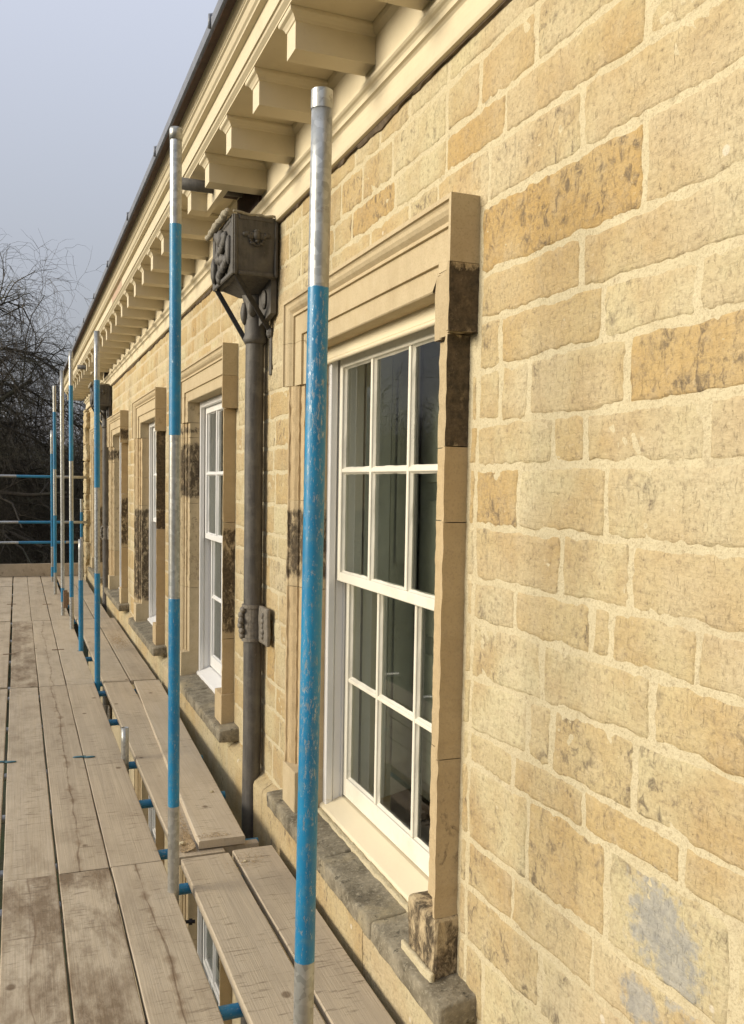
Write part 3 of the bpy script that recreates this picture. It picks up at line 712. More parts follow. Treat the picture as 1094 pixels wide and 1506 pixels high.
# dark underside board between cornice and lead
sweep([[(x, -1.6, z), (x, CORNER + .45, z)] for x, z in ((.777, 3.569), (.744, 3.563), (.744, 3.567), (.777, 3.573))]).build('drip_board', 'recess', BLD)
def modillion(short=False):
    m = MB(); w = .052; x0 = .903; x1 = .99 if short else 1.199
    m.box(x0, x1, -w, w, 3.263, 3.358)
    prof = [(0, 3.356), (.004, 3.358), (.007, 3.366), (.014, 3.375), (.024, 3.380), (.026, 3.384), (.026, 3.394), (0, 3.394)]
    rows = [[(x1, -w - t, z), (x0 - t, -w - t, z), (x0 - t, w + t, z), (x1, w + t, z)] for t, z in prof]
    s_ = sweep(rows); m.add(s_.v, s_.f); return m
rows = []
for (x, z) in ((1.233, 3.0785), (1.233, 3.074), (1.240, 3.070), (1.262, 3.062), (1.262, 3.0785)):
    row = []
    for i in range(520):
        y_ = -1.5 + i * .0374; P = Vector((x * 2, y_, z * 2)); row.append((x, y_, z + (mn.noise(P * 5) * .014 + mn.noise(P * 17) * .012 if z < 3.073 else 0)))
    rows.append(row)
MT['gapdark'] = simple('dark_gap_strip', (.13, .095, .06), .95, .4, 30)  # darkness of the gap below the cornice, put into a solid strip's colour
sweep(rows).build('open_joint', 'gapdark', BLD)
M1 = modillion(); me_src = None
ks = list(range(-8, 31)); HOP_K = {4, 21}
for k in ks:
    yk = 3.10 + .5025 * k + .052
    if yk > CORNER + .30: break
    if k in HOP_K:
        m = modillion(True); m.v = [(x, y_ + yk, z) for x, y_, z in m.v]; m.build('modillion', 'cream', crn, origin=(1.0, yk, 3.263)); continue
    if me_src is None:
        m = MB(); m.v = [(x, y_ + yk, z) for x, y_, z in M1.v]; m.f = M1.f
        ob = m.build('modillion', 'cream', crn, origin=(1.05, yk, 3.263)); me_src = ob
    else:
        ob = me_src.copy(); finish(ob, (1.05, yk, 3.263), crn, {})
for k in (4, 21):
    ya, yb = 3.10 + .5025 * (k - 1) + .104, 3.10 + .5025 * k + .104
    MB().box(.990, 1.022, ya, yb, 3.2632, 3.393, .001).build('trim_board', 'cream', crn)
    m = MB(); m.box(1.023, 1.183, ya + .001, yb - .001, 3.380, 3.393); m.box(1.184, 1.1985, ya + .001, yb, 3.226, 3.380); m.build('recess_shade_lining', 'recess', crn)  # dark lining boards put the shade of a deep hole into their colour
    MB().tube([(.80, (ya + yb) / 2 - .02, 3.343), (1.15, (ya + yb) / 2 - .02, 3.343)], .031, 16).build('outlet_pipe', 'lead', crn, smooth=True)
m = MB(); m.box(.8485, .8498, 8.15, 9.0, 3.43, 3.487); m.build('bare_patch', 'patch', crn)

# ---------------------------------------------------------------- downpipes with lead hopper heads
def downpipe(px, py, label):
    T = empty('downpipe', (px, py, -4.2), label=label, category='downpipe', group='lead downpipes with hopper heads')
    def wob(z): return (px + .004 * mn.noise(Vector((z * 1.3, py, 0))), py + .004 * mn.noise(Vector((0, z * 1.1, py))))
    zs = np.linspace(-4.2, 2.62, 60)
    MB().tube([(*wob(z), z) for z in zs], .0495, 20).build('pipe', 'lead', T, smooth=True)
    # neck
    MB().tube([(px, py, 2.50), (px, py, 2.512), (px, py, 2.53), (px, py, 2.55), (px, py, 2.72), (px - .01, py, 2.83)], [.050, .062, .064, .056, .062, .085], 18).build('neck', 'lead', T, smooth=True)
    m = MB()
    for s in (-1,): m.blob((px - .062, py, 2.66), (.02, .03, .06)); m.blob((px - .03, py - .055, 2.68), (.028, .018, .045))
    m.build('neck_ornament', 'lead', T, smooth=True)
    # lugs to the wall
    for s in (-1, 1):
        m = MB(); y0 = py + s * .075; y1 = py + s * .235
        m.add([(px + .0, y0, 2.585), (px + .02, y1, 2.63), (px + .02, y1, 2.825), (px + .0, y0, 2.78), (px + .03, y0, 2.585), (px + .05, y1, 2.63), (px + .05, y1, 2.825), (px + .03, y0, 2.78)],
              [(0, 1, 2, 3), (7, 6, 5, 4), (0, 4, 5, 1), (1, 5, 6, 2), (2, 6, 7, 3), (3, 7, 4, 0)])
        m.blob((px + .004, (y0 + y1) / 2, 2.71), (.012, .035, .05)); m.build('lug', 'lead', T)
    # hopper: tapering lead box, rough, with raised panel borders
    hx0, hx1 = px - .184, WX - .015; hy0, hy1 = py - .265, py + .21; z0, z1 = 2.80, 3.095
    m = rough_box(hx0, hx1, hy0, hy1, z0, z1, .035, .005, .012, py)
    v = []
    for x, y_, z in m.v:
        t = (z1 - z) / (z1 - z0); v.append((x + (.012 * t if x < px else 0), y_ + (.015 * t if y_ < py else -.015 * t), z))
    m.v = v; hop = m.build('hopper_head', 'lead', T, smooth=True)
    # sloping underside
    m = MB(); b0 = [(hx0 + .03, hy0 + .03), (hx1, hy0 + .03), (hx1, hy1 - .03), (hx0 + .03, hy1 - .03)]; b1 = [(px - .07, py - .08), (hx1, py - .08), (hx1, py + .08), (px - .07, py + .08)]
    m.add([(x, y_, 2.805) for x, y_ in b0] + [(x, y_, 2.752) for x, y_ in b1], [(0, 1, 5, 4), (1, 2, 6, 5), (2, 3, 7, 6), (3, 0, 4, 7), (4, 5, 6, 7)]); m.build('hopper_base', 'lead', T)
    m = MB()                                               # raised borders on the near face and the front face
    yN = hy0 - .007; xF = hx0 - .007
    for (xa, xb, za, zb) in ((hx0, hx0 + .026, z0, z1), (hx1 - .022, hx1, z0, z1), (hx0 + .026, hx1 - .022, z0, z0 + .022), (hx0 + .026, hx1 - .022, z1 - .026, z1)):
        m.box(xa + .004, xb, yN + .004, hy0 + .01, za, zb, .005)
    for (ya, yb, za, zb) in ((hy0, hy0 + .035, z0, z1), (hy1 - .035, hy1, z0, z1), (hy0 + .035, hy1 - .035, z0, z0 + .025), (hy0 + .035, hy1 - .035, z1 - .03, z1)):
        m.box(xF + .003, hx0 + .01, ya, yb, za, zb, .005)
    m.build('panel_border', 'lead', hop)
    m = MB(); cx, cz = (hx0 + hx1) / 2 + .005, 2.985         # winged cherub head on the near side
    y_ = hy0 - .004
    m.blob((cx, y_, cz + .012), (.020, .016, .024)); m.blob((cx, y_ - .004, cz - .016), (.010, .012, .008)); m.blob((cx, y_, cz + .034), (.016, .012, .010))
    for s in (-1, 1):
        for q in range(4): m.blob((cx + s * (.024 + .012 * q), y_ + .002, cz + .012 - .002 * q + (.010 if q > 1 else 0)), (.013, .009, .017 - .002 * q))
        m.blob((cx + s * .020, y_ + .002, cz - .026), (.018, .007, .007))
    for q in range(9):
        a = math.pi * (1.1 + .8 * q / 8); m.blob((cx + .034 * math.cos(a), y_ + .003, cz + .0 + .034 * math.sin(a)), (.007, .006, .006))
    m.build('cherub_relief', 'lead', hop, smooth=True)
    m = MB(); cy = (hy0 + hy1) / 2; r_ = random.Random(5)     # scrollwork on the front
    for q in range(26):
        t = q / 25; a = t * 13; rad = .05 + .07 * abs(math.sin(t * 5))
        m.blob((hx0 - .006, cy + rad * math.cos(a), 2.83 + .24 * t), (.018, .022 + .01 * r_.random(), .022 + .01 * r_.random()))
    m.blob((hx0 - .008, cy, 3.02), (.03, .04, .05)); m.blob((hx0 - .006, hy1 - .05, 2.9), (.02, .03, .07)); m.blob((hx0 - .006, hy0 + .06, 2.93), (.02, .028, .075))
    m.build('scroll_relief', 'lead', hop, smooth=True)
    # ragged lead flashing round the rim
    m = MB(); N_ = 24
    def rim(pa, pb, r0):
        pts = []; rr = []
        for i in range(N_):
            t = i / (N_ - 1); P = Vector(pa).lerp(Vector(pb), t); P += Vector((mn.noise(P * 20), mn.noise(P * 17 + Vector((3, 3, 3))), mn.noise(P * 23))) * .008; pts.append(P); rr.append(r0 * (1 + .5 * mn.noise(P * 30)))
        m.tube(pts, rr, 8)
    rim((hx0 - .024, hy0 + .01, z1 + .010), (hx0 - .026, hy1 + .02, z1 - .006), .019); rim((hx0 + .0, hy0 - .004, z1 + .008), (hx1 - .01, hy0 - .004, z1 + .004), .007)
    m.build('flashing', 'flash', hop, smooth=True)
    # stay bars
    def bar(a, b, w=.012):
        m = MB(); A, B_ = Vector(a), Vector(b); d = (B_ - A).normalized(); s_ = d.cross(Vector((0, 1, 0))).normalized() * w; u = Vector((0, 1, 0)) * w * .6
        v = [A - s_ - u, A + s_ - u, A + s_ + u, A - s_ + u, B_ - s_ - u, B_ + s_ - u, B_ + s_ + u, B_ - s_ + u]
        m.add(v, [(3, 2, 1, 0), (4, 5, 6, 7), (0, 1, 5, 4), (1, 2, 6, 5), (2, 3, 7, 6), (3, 0, 4, 7)]); return m
    b1 = bar((hx0 + .01, hy1 - .05, 2.80), (px - .03, py + .03, 2.50)); b1.build('stay_bar', 'coupler', T)
    b2 = bar((hx0 + .012, hy0 + .01, 2.815), (WX - .008, py - .115, 2.55)); b2.build('stay_bar', 'coupler', T)
    m = MB(); m.box(WX - .016, WX - .002, py - .135, py - .105, 2.33, 2.56, .004); m.blob((WX - .016, py - .12, 2.55), (.02, .025, .03)); m.build('wall_strap', 'lead', T)
    # ornamental clamps
    for zc in (1.01, -1.6):
        m = MB(); m.tube([(px, py, zc - .095), (px, py, zc + .095)], .052, 20)
        for dz_ in (-.09, .09): m.tube([(px, py, zc + dz_ - .009), (px, py, zc + dz_ + .009)], .060, 20)
        c_ = m.build('clamp', 'leadpale', T, smooth=False)
        for s in (-1, 1):
            m = rough_box(px + .018, px + .040, py + s * .05 if s > 0 else py - .225, py + .225 if s > 0 else py - .05, zc - .098, zc + .098, .03, .004, .006, zc + s)
            for q in range(5): m.blob((px + .016, py + s * .145, zc - .055 + q * .027), (.011, .016 + .008 * (q % 2), .017))
            m.build('clamp_plate', 'leadpale', c_, smooth=True)
        m = MB()
        for q in range(6): m.blob((px - .058 - .010 * math.sin(q / 5 * math.pi), py + .006 * (-1) ** q, zc - .07 + q * .028), (.016, .028, .020))
        m.build('clamp_boss', 'leadpale', c_, smooth=True)
    return T
downpipe(1.186, 4.77, 'near black lead downpipe with cherub hopper head, between the first two windows')
downpipe(1.186, 13.5, 'far dark lead downpipe and hopper head, half hidden behind a scaffold pole')

# ---------------------------------------------------------------- scaffolding
def bands_tube(name, p0, p1, blue, parent=None, r=.0242, n=20, hollow=True, wear=.3, **props):
    """steel tube from p0 to p1; blue = list of (a,b) distances along it that are painted"""
    A, B = Vector(p0), Vector(p1); L = (B - A).length; d = (B - A).normalized()
    stops = {0.0, L}
    for a, b in blue:
        for q in (a - .012, a + .012, b - .012, b + .012):
            if 0 < q < L: stops.add(q)
    x = 0
    while x < L: stops.add(round(x, 4)); x += .35
    stops = sorted(stops); a_ = d.orthogonal().normalized(); b_ = d.cross(a_); v = []; f = []; at = []
    def paint(t):
        for a, b in blue:
            if a - .001 <= t <= b + .001: return 1.0
        return 0.0
    def ring(c, rr, pv):
        for k in range(n):
            th = 2 * math.pi * k / n; v.append(tuple(c + (a_ * math.cos(th) + b_ * math.sin(th)) * rr)); at.append(pv)
    for t in stops: ring(A + d * t, r, paint(t))
    for i in range(len(stops) - 1):
        for k in range(n): q = i * n; f.append((q + k, q + (k + 1) % n, q + n + (k + 1) % n, q + n + k))
    # open ends: wall thickness, bore
    m_ = len(stops)
    ring(B, r - .0045, 0); ring(B - d * .25, r - .0045, 0); q = (m_ - 1) * n
    for k in range(n): f.append((q + k, q + (k + 1) % n, q + n + (k + 1) % n, q + n + k)); f.append((q + n + k, q + n + (k + 1) % n, q + 2 * n + (k + 1) % n, q + 2 * n + k))
    ring(A, r - .0045, 0); ring(A + d * .25, r - .0045, 0); q = (m_ + 2) * n
    for k in range(n): f.append((k, q + k, q + (k + 1) % n, (k + 1) % n)); f.append((q + k, q + n + k, q + n + (k + 1) % n, q + (k + 1) % n))
    # material uses object space with z along the tube: build locally and rotate
    Rm = Matrix((a_, b_, d)); vl = [tuple(Rm @ (Vector(p) - A)) for p in v]
    me = bpy.data.meshes.new(name); me.from_pydata(vl, [], f); me.materials.append(MT['tube'])
    t_ = me.attributes.new('paint', 'FLOAT', 'POINT'); t_.data.foreach_set('value', np.array(at, dtype=np.float32))
    sm = [len(p.vertices) == 4 for p in me.polygons]; me.polygons.foreach_set('use_smooth', sm); me.update()
    o = bpy.data.objects.new(name, me); COL.objects.link(o)
    o.matrix_world = Matrix.Translation(A) @ Rm.transposed().to_4x4(); ORG[o.name] = A
    o['wear'] = wear
    for k, v_ in props.items(): o[k] = v_
    return o
def bit(m, name, mat, par, smooth=False):
    """attach a small mesh (world coords) to a rotated tube"""
    me = bpy.data.meshes.new(name); me.from_pydata(m.v, [], m.f); me.materials.append(MT[mat]); me.update()
    if smooth: me.polygons.foreach_set('use_smooth', [True] * len(me.polygons))
    c = np.array(m.v).mean(axis=0); me.transform(Matrix.Translation(-Vector(c)))
    o = bpy.data.objects.new(name, me); COL.objects.link(o); o.parent = par; o.matrix_parent_inverse = par.matrix_world.inverted(); o.location = c
    return o
GZ = -4.2
def pole(x, y, top, blue, label, lean=(0, 0), wear=.3, bottom=GZ):
    p0 = (x - lean[0] * (0 - bottom), y, bottom); p1 = (x + lean[0] * top, y, top)
    bl = [(a - bottom, b - bottom) for a, b in blue]
    return bands_tube('scaffold_pole', p0, p1, bl, label=label, category='scaffold pole', group='upright scaffold poles between the boards', wear=wear)
P1 = pole(.626, 2.0, 2.648, [(.634, 2.215)], 'nearest scaffold pole, scratched blue with bright galvanised top', lean=(.0080, 0), wear=.26)
bit(MB().tube([(.646, 2.0, 2.610), (.6465, 2.0, 2.652)], .0249, 20, False), 'end_collar', 'tube', P1, True)
P2 = pole(.617, 3.85, 3.21, [(.375, 1.272), (1.96, 2.826)], 'capped scaffold pole in front of the near downpipe', wear=.12)
bit(MB().tube([(.617, 3.85, 3.165), (.617, 3.85, 3.205), (.617, 3.85, 3.214), (.617, 3.85, 3.216)], [.0268, .0268, .024, .004], 20), 'end_cap', 'tube', P2, True)
m = MB(); m.box(.585, .65, 3.80, 3.88, -.145, -.085, .008); m.tube([(.64, 3.80, -.12), (.70, 3.785, -.12)], .008, 8); m.tube([(.675, 3.79, -.12), (.688, 3.787, -.12)], .014, 6); bit(m, 'coupler', 'coupler', P2)
P3 = pole(.643, 8.15, 3.034, [(-.30, .957), (1.70, 2.619)], 'scaffold pole at the second board joint, blue at foot and middle', wear=.1)
P4 = pole(.603, 9.7, 1.155, [(-.5, .735)], 'short scaffold pole ending at handrail height', wear=.1)
P5 = pole(.590, 11.16, 3.245, [(.38, 1.279), (1.979, 2.854)], 'scaffold pole just before the all-grey one', wear=.1)
P6 = pole(.541, 12.31, 3.148, [(.18, .357)], 'weathered all-grey scaffold pole with a rusty clip near its foot', wear=.3)
m = MB(); m.box(.545, .60, 12.27, 12.33, .10, .33, .008); m.tube([(.60, 12.3, .15), (.60, 12.3, .30)], .018, 8); bit(m, 'coupler', 'rust', P6)
P7 = pole(.534, 14.6, 3.177, [(.335, 1.211), (1.915, 2.778)], 'sixth scaffold pole, between the all-grey pole and the end rails', wear=.1)
P8 = pole(.555, 16.4, 2.591, [(.09, .26), (.607, 2.192)], 'farthest and leftmost scaffold pole, mostly blue, by the end rails', wear=.1)
P9 = bands_tube('scaffold_pole', (1.098, 17.42, GZ), (1.098, 17.42, 1.405), [(4.904, 5.367)], label='thin low scaffold pole beside the rough corner stones', category='scaffold pole', group='upright scaffold poles between the boards', wear=.1)
bands_tube('pole_stub', (.628, 5.84, -.6), (.628, 5.84, .198), [], label='cut galvanised pole stub poking up between the boards', category='scaffold pole', wear=.2)
for i, (z, a, b) in enumerate(((1.803, 'top', .884), (.984, 'middle', .975), (.620, 'lowest', 1.068))):
    x0 = -.55; st = -.011 if i == 0 else .016
    o = bands_tube('guard_rail', (x0, 17.30 if i else 17.30, z), (1.19 if i < 2 else 1.08, 17.30, z), [(st - x0, b - x0 - .25)], label='%s horizontal guard rail across the far end of the walkway' % a, category='scaffold rail', group='guard rails across the far end', wear=.1)
for z in (.984, .62):
    m = MB(); m.box(-.30, -.24, 17.25, 17.35, z - .04, z + .05, .01)
P10 = bands_tube('scaffold_pole', (-.36, 17.35, GZ), (-.36, 17.35, 2.2), [(4.3, 5.0), (5.6, 6.1)], label='corner scaffold pole that carries the left ends of the guard rails', category='scaffold pole', group='upright scaffold poles between the boards', wear=.1)
for z in (.984, .62, 1.803):
    m = MB(); m.box(-.395, -.30, 17.268, 17.34, z - .04, z + .05, .012); bit(m, 'coupler', 'clip', P10)
TR = [(.9, 1), (1.9, 0), (2.985, 1), (3.99, 1), (4.40, 1), (5.14, 1), (5.88, 1), (6.98, 1), (7.96, 1), (8.35, 1), (9.55, 1), (10.8, 1), (12.1, 1), (13.6, 1), (15.1, 1), (16.6, 1)]
nth = ['first', 'second', 'third', 'fourth', 'fifth', 'sixth', 'seventh', 'eighth', 'ninth', 'tenth', 'eleventh', 'twelfth', 'thirteenth', 'fourteenth', 'fifteenth', 'sixteenth']
for i, (y_, b) in enumerate(TR):
    bands_tube('cross_tube', (-.62, y_, -.063), (1.13 if i != 5 else 1.12, y_, -.063), [(.9, 1.75)] if b else [], label='%s cross tube under the boards, counted from the near end' % nth[i], category='scaffold tube', group='cross tubes under the boards', wear=.2)
for i, x in enumerate((-.42, .54)):
    bands_tube('ledger_tube', (x, -1.0, -.113), (x, 17.6, -.113), [(2, 5), (9, 13)], label='long ledger tube under the boards, %s' % ('outer side' if i == 0 else 'below the middle gap'), category='scaffold tube', wear=.3)

# ---------------------------------------------------------------- boards
def board(x0a, x0b, x1a, x1b, y0, y1, label, z0=0., z1=0., damp=.2, split=0., seed=0., th=.038, name='scaffold_board'):
    """x0a..x0b left/right at the near end, x1a..x1b at the far end"""
    N_ = max(6, int((y1 - y0) / .16)); rows = []
    prof = [(0, -th), (0, -.004), (.004, 0), (.5, .0005), (.996, 0), (1, -.004), (1, -th)]
    xm0, xm1 = (x0a + x0b) / 2, (x1a + x1b) / 2; w0 = x0b - x0a
    for (u, dz_) in prof:
        row = []
        for i in range(N_ + 1):
            t = i / N_; y_ = y0 + (y1 - y0) * t; xa = x0a + (x1a - x0a) * t; xb = x0b + (x1b - x0b) * t
            uu = u if u in (0, 1, .5) else (.004 / (xb - xa) if u < .5 else 1 - .004 / (xb - xa))
            x = xa + (xb - xa) * uu; P = Vector((u * 2 + seed, y_ * 1.5, seed))
            wz = .0025 * mn.noise(P) + .0012 * mn.noise(P * 4)
            wx = .002 * mn.noise(Vector((seed, y_ * 2.2, 3 + round(u)))) + .0012 * mn.noise(Vector((seed, y_ * 11, 3 + round(u))))
            row.append((x + wx, y_, z0 + (z1 - z0) * t + dz_ + wz))
        rows.append(row)
    m = sweep(rows)
    cx = (xm0 + xm1) / 2; o = m.build(name, 'board', None, origin=(cx, (y0 + y1) / 2, min(z0, z1) - th), label=label, category='board', group='scaffold boards of the walkway', damp=float(damp), split=float(split))
    return o
RB = [.25, 4.185, 8.11, 11.92, 15.80, 17.46]
CX = [(-.069, .154), (.1605, .379), (.3855, .618)]
rown = ['nearest row', 'second row', 'third row', 'fourth row', 'last short row']
coln = ['board left of the middle board in the %s', 'middle board of the three in the %s', 'board right beside the gap of poles in the %s']
damps = {(0, 0): .95, (0, 1): 1.0, (0, 2): .35, (1, 0): .45, (1, 1): .35, (1, 2): .05, (2, 0): .9, (2, 1): .3, (2, 2): .1}
splits = {(0, 2): 1., (1, 1): 1., (2, 1): .6, (0, 0): .7}
br = random.Random(21)
desc0 = {(0, 0): 'damp-stained ', (0, 1): 'heavily water-stained ', (0, 2): 'clean grey split ', (1, 1): 'split-streaked ', (2, 0): 'dark brown stained '}
for r in range(5):
    for c in range(3):
        g = .004; j = br.uniform(-.003, .003); jy = br.uniform(-.008, .008)
        board(CX[c][0] + g * .3 + j, CX[c][1] + j, CX[c][0] + g * .3 + j, CX[c][1] + j + br.uniform(-.002, .002), RB[r] + .006 + jy, RB[r + 1] - .006 + jy,
              desc0.get((r, c), 'weathered ') + coln[c] % rown[r], 0, 0, damps.get((r, c), .25), splits.get((r, c), 0), seed=r * 7.7 + c * 3.1)
    if r >= 1: board(-.312, -.089, -.309, -.086, RB[r] + .05, RB[r + 1] - .012, 'weathered board at the outer left edge in the %s' % rown[r], 0, 0, .4, 0, seed=r * 5.5 + 50)
    else: board(-.325, -.102, -.325, -.102, RB[r], RB[r + 1] - .01, 'weathered board at the outer left edge in the nearest row', 0, 0, .6, 0, seed=61)
board(.704, .932, .704, .932, .25, 4.17, 'plain grey board right of the pole gap in the nearest row', 0, 0, .05, 0, seed=71)
board(.952, 1.150, .952, 1.150, .25, 4.19, 'plain grey board against the wall in the nearest row', .0, .0, .05, 0, seed=73)
board(.696, .921, .688, .912, 4.20, 8.10, 'sandy board right of the pole gap in the second row', -.004, 0, .1, 0, seed=75)
board(.800, 1.028, .945, 1.165, 4.245, 8.08, 'skewed board resting on top of its neighbour beside the near downpipe', .042, .004, .1, 0, seed=77)
board(.69, .915, .69, .915, 8.13, 11.9, 'pale board right of the pole gap in the third row', 0, 0, .05, 0, seed=79)
board(.925, 1.15, .925, 1.15, 8.13, 11.93, 'pinkish board against the wall in the third row', 0, 0, .1, 0, seed=81)
board(.68, .90, .68, .90, 11.93, 15.78, 'pale board right of the pole gap in the fourth row', 0, 0, .05, 0, seed=83)
board(.91, 1.10, .91, 1.10, 11.95, 15.8, 'pale board against the wall in the fourth row', 0, 0, .1, 0, seed=85)
board(.66, .88, .66, .88, 15.81, 17.46, 'short pale board right of the pole gap in the last row', 0, 0, .05, 0, seed=87)
board(.89, 1.11, .89, 1.11, 15.81, 17.46, 'short pale board against the wall in the last row', 0, 0, .1, 0, seed=89)
# toe board on edge across the end
m = rough_box(-.75, 1.14, 17.36, 17.398, .004, .232, .12, .003, .004, 3); m.build('toe_board', 'board', None, label='toe board standing on edge across the far end of the walkway', category='board', damp=.1, split=0.)
m = rough_box(.90, 1.10, 4.262, 4.31, -.062, -.006, .05, .003, .004, 9); m.build('timber_batten', 'board', None, label='short timber batten under the raised board end beside the near downpipe', category='batten', damp=.2, split=0.)
# board clips
for i, (x, y_, nm) in enumerate(((.384, 5.93, 'between the middle and right boards'), (-.083, 5.975, 'at the outer left edge'))):
    m = MB(); m.blob((x - .034, y_ + .01, .006), (.036, .011, .006), 10, 6, .05); m.blob((x + .034, y_ - .012, .006), (.036, .011, .006), 10, 6, .05); m.box(x - .012, x + .012, y_ - .012, y_ + .012, .001, .012, .003)
    m.build('board_clip', 'clip', None, smooth=True, label='blue-grey steel clip joining boards in the second row, ' + nm, category='board clip', group='board clips')
for i, (x, y_, nm) in enumerate(((.382, 9.82, 'third row'), (.382, 13.45, 'fourth row'), (-.085, 13.57, 'fourth row, outer left edge'), (-.085, 9.7, 'third row, outer left edge'))):
    m = MB(); m.box(x - .06, x + .06, y_ - .012, y_ + .012, .001, .006, .002); m.build('board_clip', 'rust', None, label='flat brown clip strip across the boards in the ' + nm, category='board clip', group='board clips')

# rubble on the boards: countless crumbs
cr_ = np.random.default_rng(4); V = []; F = []
def crumb(x, y_, z, r):
    n = len(V); a = cr_.uniform(.6, 1.3, 6) * r
    V.extend([(x + a[0], y_, z), (x - a[1], y_, z), (x, y_ + a[2], z), (x, y_ - a[3], z), (x, y_, z + a[4] * .8), (x, y_, z - a[5] * .4)])
    for q in ((0, 2, 4), (2, 1, 4), (1, 3, 4), (3, 0, 4), (2, 0, 5), (1, 2, 5), (3, 1, 5), (0, 3, 5)): F.append(tuple(n + i for i in q))
for _ in range(2600):
    u = abs(cr_.normal(0, .05)); y_ = 4.24 + abs(cr_.normal(0, .10)) if cr_.random() < .75 else 4.3 + abs(cr_.normal(0, .3)); x = .785 - abs(cr_.normal(0, .035)) + (y_ - 4.25) * .038
    if x < .71: continue
    h = .02 * math.exp(-((x - .79) / .03) ** 2 - ((y_ - 4.26) / .09) ** 2); crumb(x, y_, h + .001, cr_.uniform(.0012, .004))
for _ in range(260): crumb(cr_.normal(1.0, .05), 4.06 + cr_.normal(0, .05), .002, cr_.uniform(.001, .003))
for _ in range(240): crumb(cr_.normal(.88, .045), 4.27 + abs(cr_.normal(0, .03)), .044, cr_.uniform(.001, .003))
for _ in range(500): crumb(cr_.normal(1.02, .05), cr_.normal(10.2, .25), .002, cr_.uniform(.002, .005))
for _ in range(90): crumb(cr_.uniform(0, 1.1), cr_.uniform(2.5, 9), .001, cr_.uniform(.001, .003))
mesh_obj('mortar_rubble', V, F, 'rubble', origin=(.8, 4.3, 0), kind='stuff', label='sandy crumbs and grit spilt on the boards', category='rubble')
for i, (x, y_, r, z, l) in enumerate(((1.02, 3.25, .010, .0, 'small pale stone chip alone on the near wall-side board'), (.735, 4.32, .012, .008, 'largest crumb in the heap of sandy rubble'), (1.0, 4.93, .009, .037, 'small pale chip on the raised board'), (.98, 4.04, .008, 0, 'pale mortar lump at the far end of the near wall-side board'))):
    MB().blob((x, y_, z + r * .5), (r * 1.4, r, r * .7), 8, 5, .5).build('stone_chip', 'mortar', None, label=l, category='stone chip')

# ---------------------------------------------------------------- trees
class Tree:
    def __init__(s, seed): s.r = np.random.default_rng(seed); s.main = []; s.twig = []
    def grow(s, p, d, L, r, depth, maxd, droop, spread, kids):
        n = 5 if depth < 2 else 4; pts = [p.copy()]; rad = [r]; dd = d.copy(); rr = s.r
        for i in range(n):
            dd = dd + rr.normal(0, .13 + .035 * depth, 3); dd[2] += (.05 if depth < 2 else -droop * (i / n)); dd /= np.linalg.norm(dd)
            p = p + dd * L / n; pts.append(p.copy()); rad.append(r * (1 - .62 * (i + 1) / n))
        (s.main if depth <= 1 else s.twig).append((np.array(pts), np.array(rad), 7 if depth <= 1 else (4 if depth == 2 else 3)))
        if depth >= maxd: return
        k = kids[depth]
        for j in range(k):
            t = rr.uniform(.25 if depth else .45, 1.0); i = min(n - 1, int(t * n)); q = pts[i] + (pts[i + 1] - pts[i]) * (t * n - i) if t < 1 else pts[-1]
            ax = rr.normal(0, 1, 3); base = pts[i + 1] - pts[i]; base = base / np.linalg.norm(base); ax -= base * ax.dot(base); ax /= np.linalg.norm(ax)
            sp = spread * rr.uniform(.6, 1.25); nd = base * math.cos(sp) + ax * math.sin(sp)
            if depth == 0: nd[2] = abs(nd[2]) * .6 + .25
            nd /= np.linalg.norm(nd)
            s.grow(q, nd, L * rr.uniform(.5, .78), max(.0042, r * (1 - .6 * t) * rr.uniform(.42, .62)), depth + 1, maxd, droop, spread, kids)
def tubes(lst):
    V = []; F = []; nv = 0
    for pts, rad, n in lst:
        m = len(pts); t = np.gradient(pts, axis=0); t /= np.linalg.norm(t, axis=1)[:, None] + 1e-9
        up = np.array([0.31, .52, .79]); a = np.cross(t, up); a /= np.linalg.norm(a, axis=1)[:, None] + 1e-9; b = np.cross(t, a)
        th = np.arange(n) * 2 * math.pi / n
        ring = pts[:, None, :] + (a[:, None, :] * np.cos(th)[None, :, None] + b[:, None, :] * np.sin(th)[None, :, None]) * rad[:, None, None]
        V.append(ring.reshape(-1, 3)); i = np.arange(m - 1)[:, None] * n; k = np.arange(n)[None, :]
        F.append((np.stack([i + k, i + (k + 1) % n, i + n + (k + 1) % n, i + n + k], -1).reshape(-1, 4)) + nv); nv += m * n
    return np.concatenate(V), np.concatenate(F)
def fast_mesh(name, V, F, mat, origin, parent=None, **props):
    me = bpy.data.meshes.new(name); n = len(V); me.vertices.add(n); me.vertices.foreach_set('co', (V - np.array(origin)).astype(np.float32).ravel())
    me.loops.add(F.size); me.loops.foreach_set('vertex_index', F.astype(np.int32).ravel()); me.polygons.add(len(F)); me.polygons.foreach_set('loop_start', np.arange(len(F), dtype=np.int32) * F.shape[1])
    me.update(calc_edges=True); me.materials.append(MT[mat]); return finish(bpy.data.objects.new(name, me), origin, parent, props)
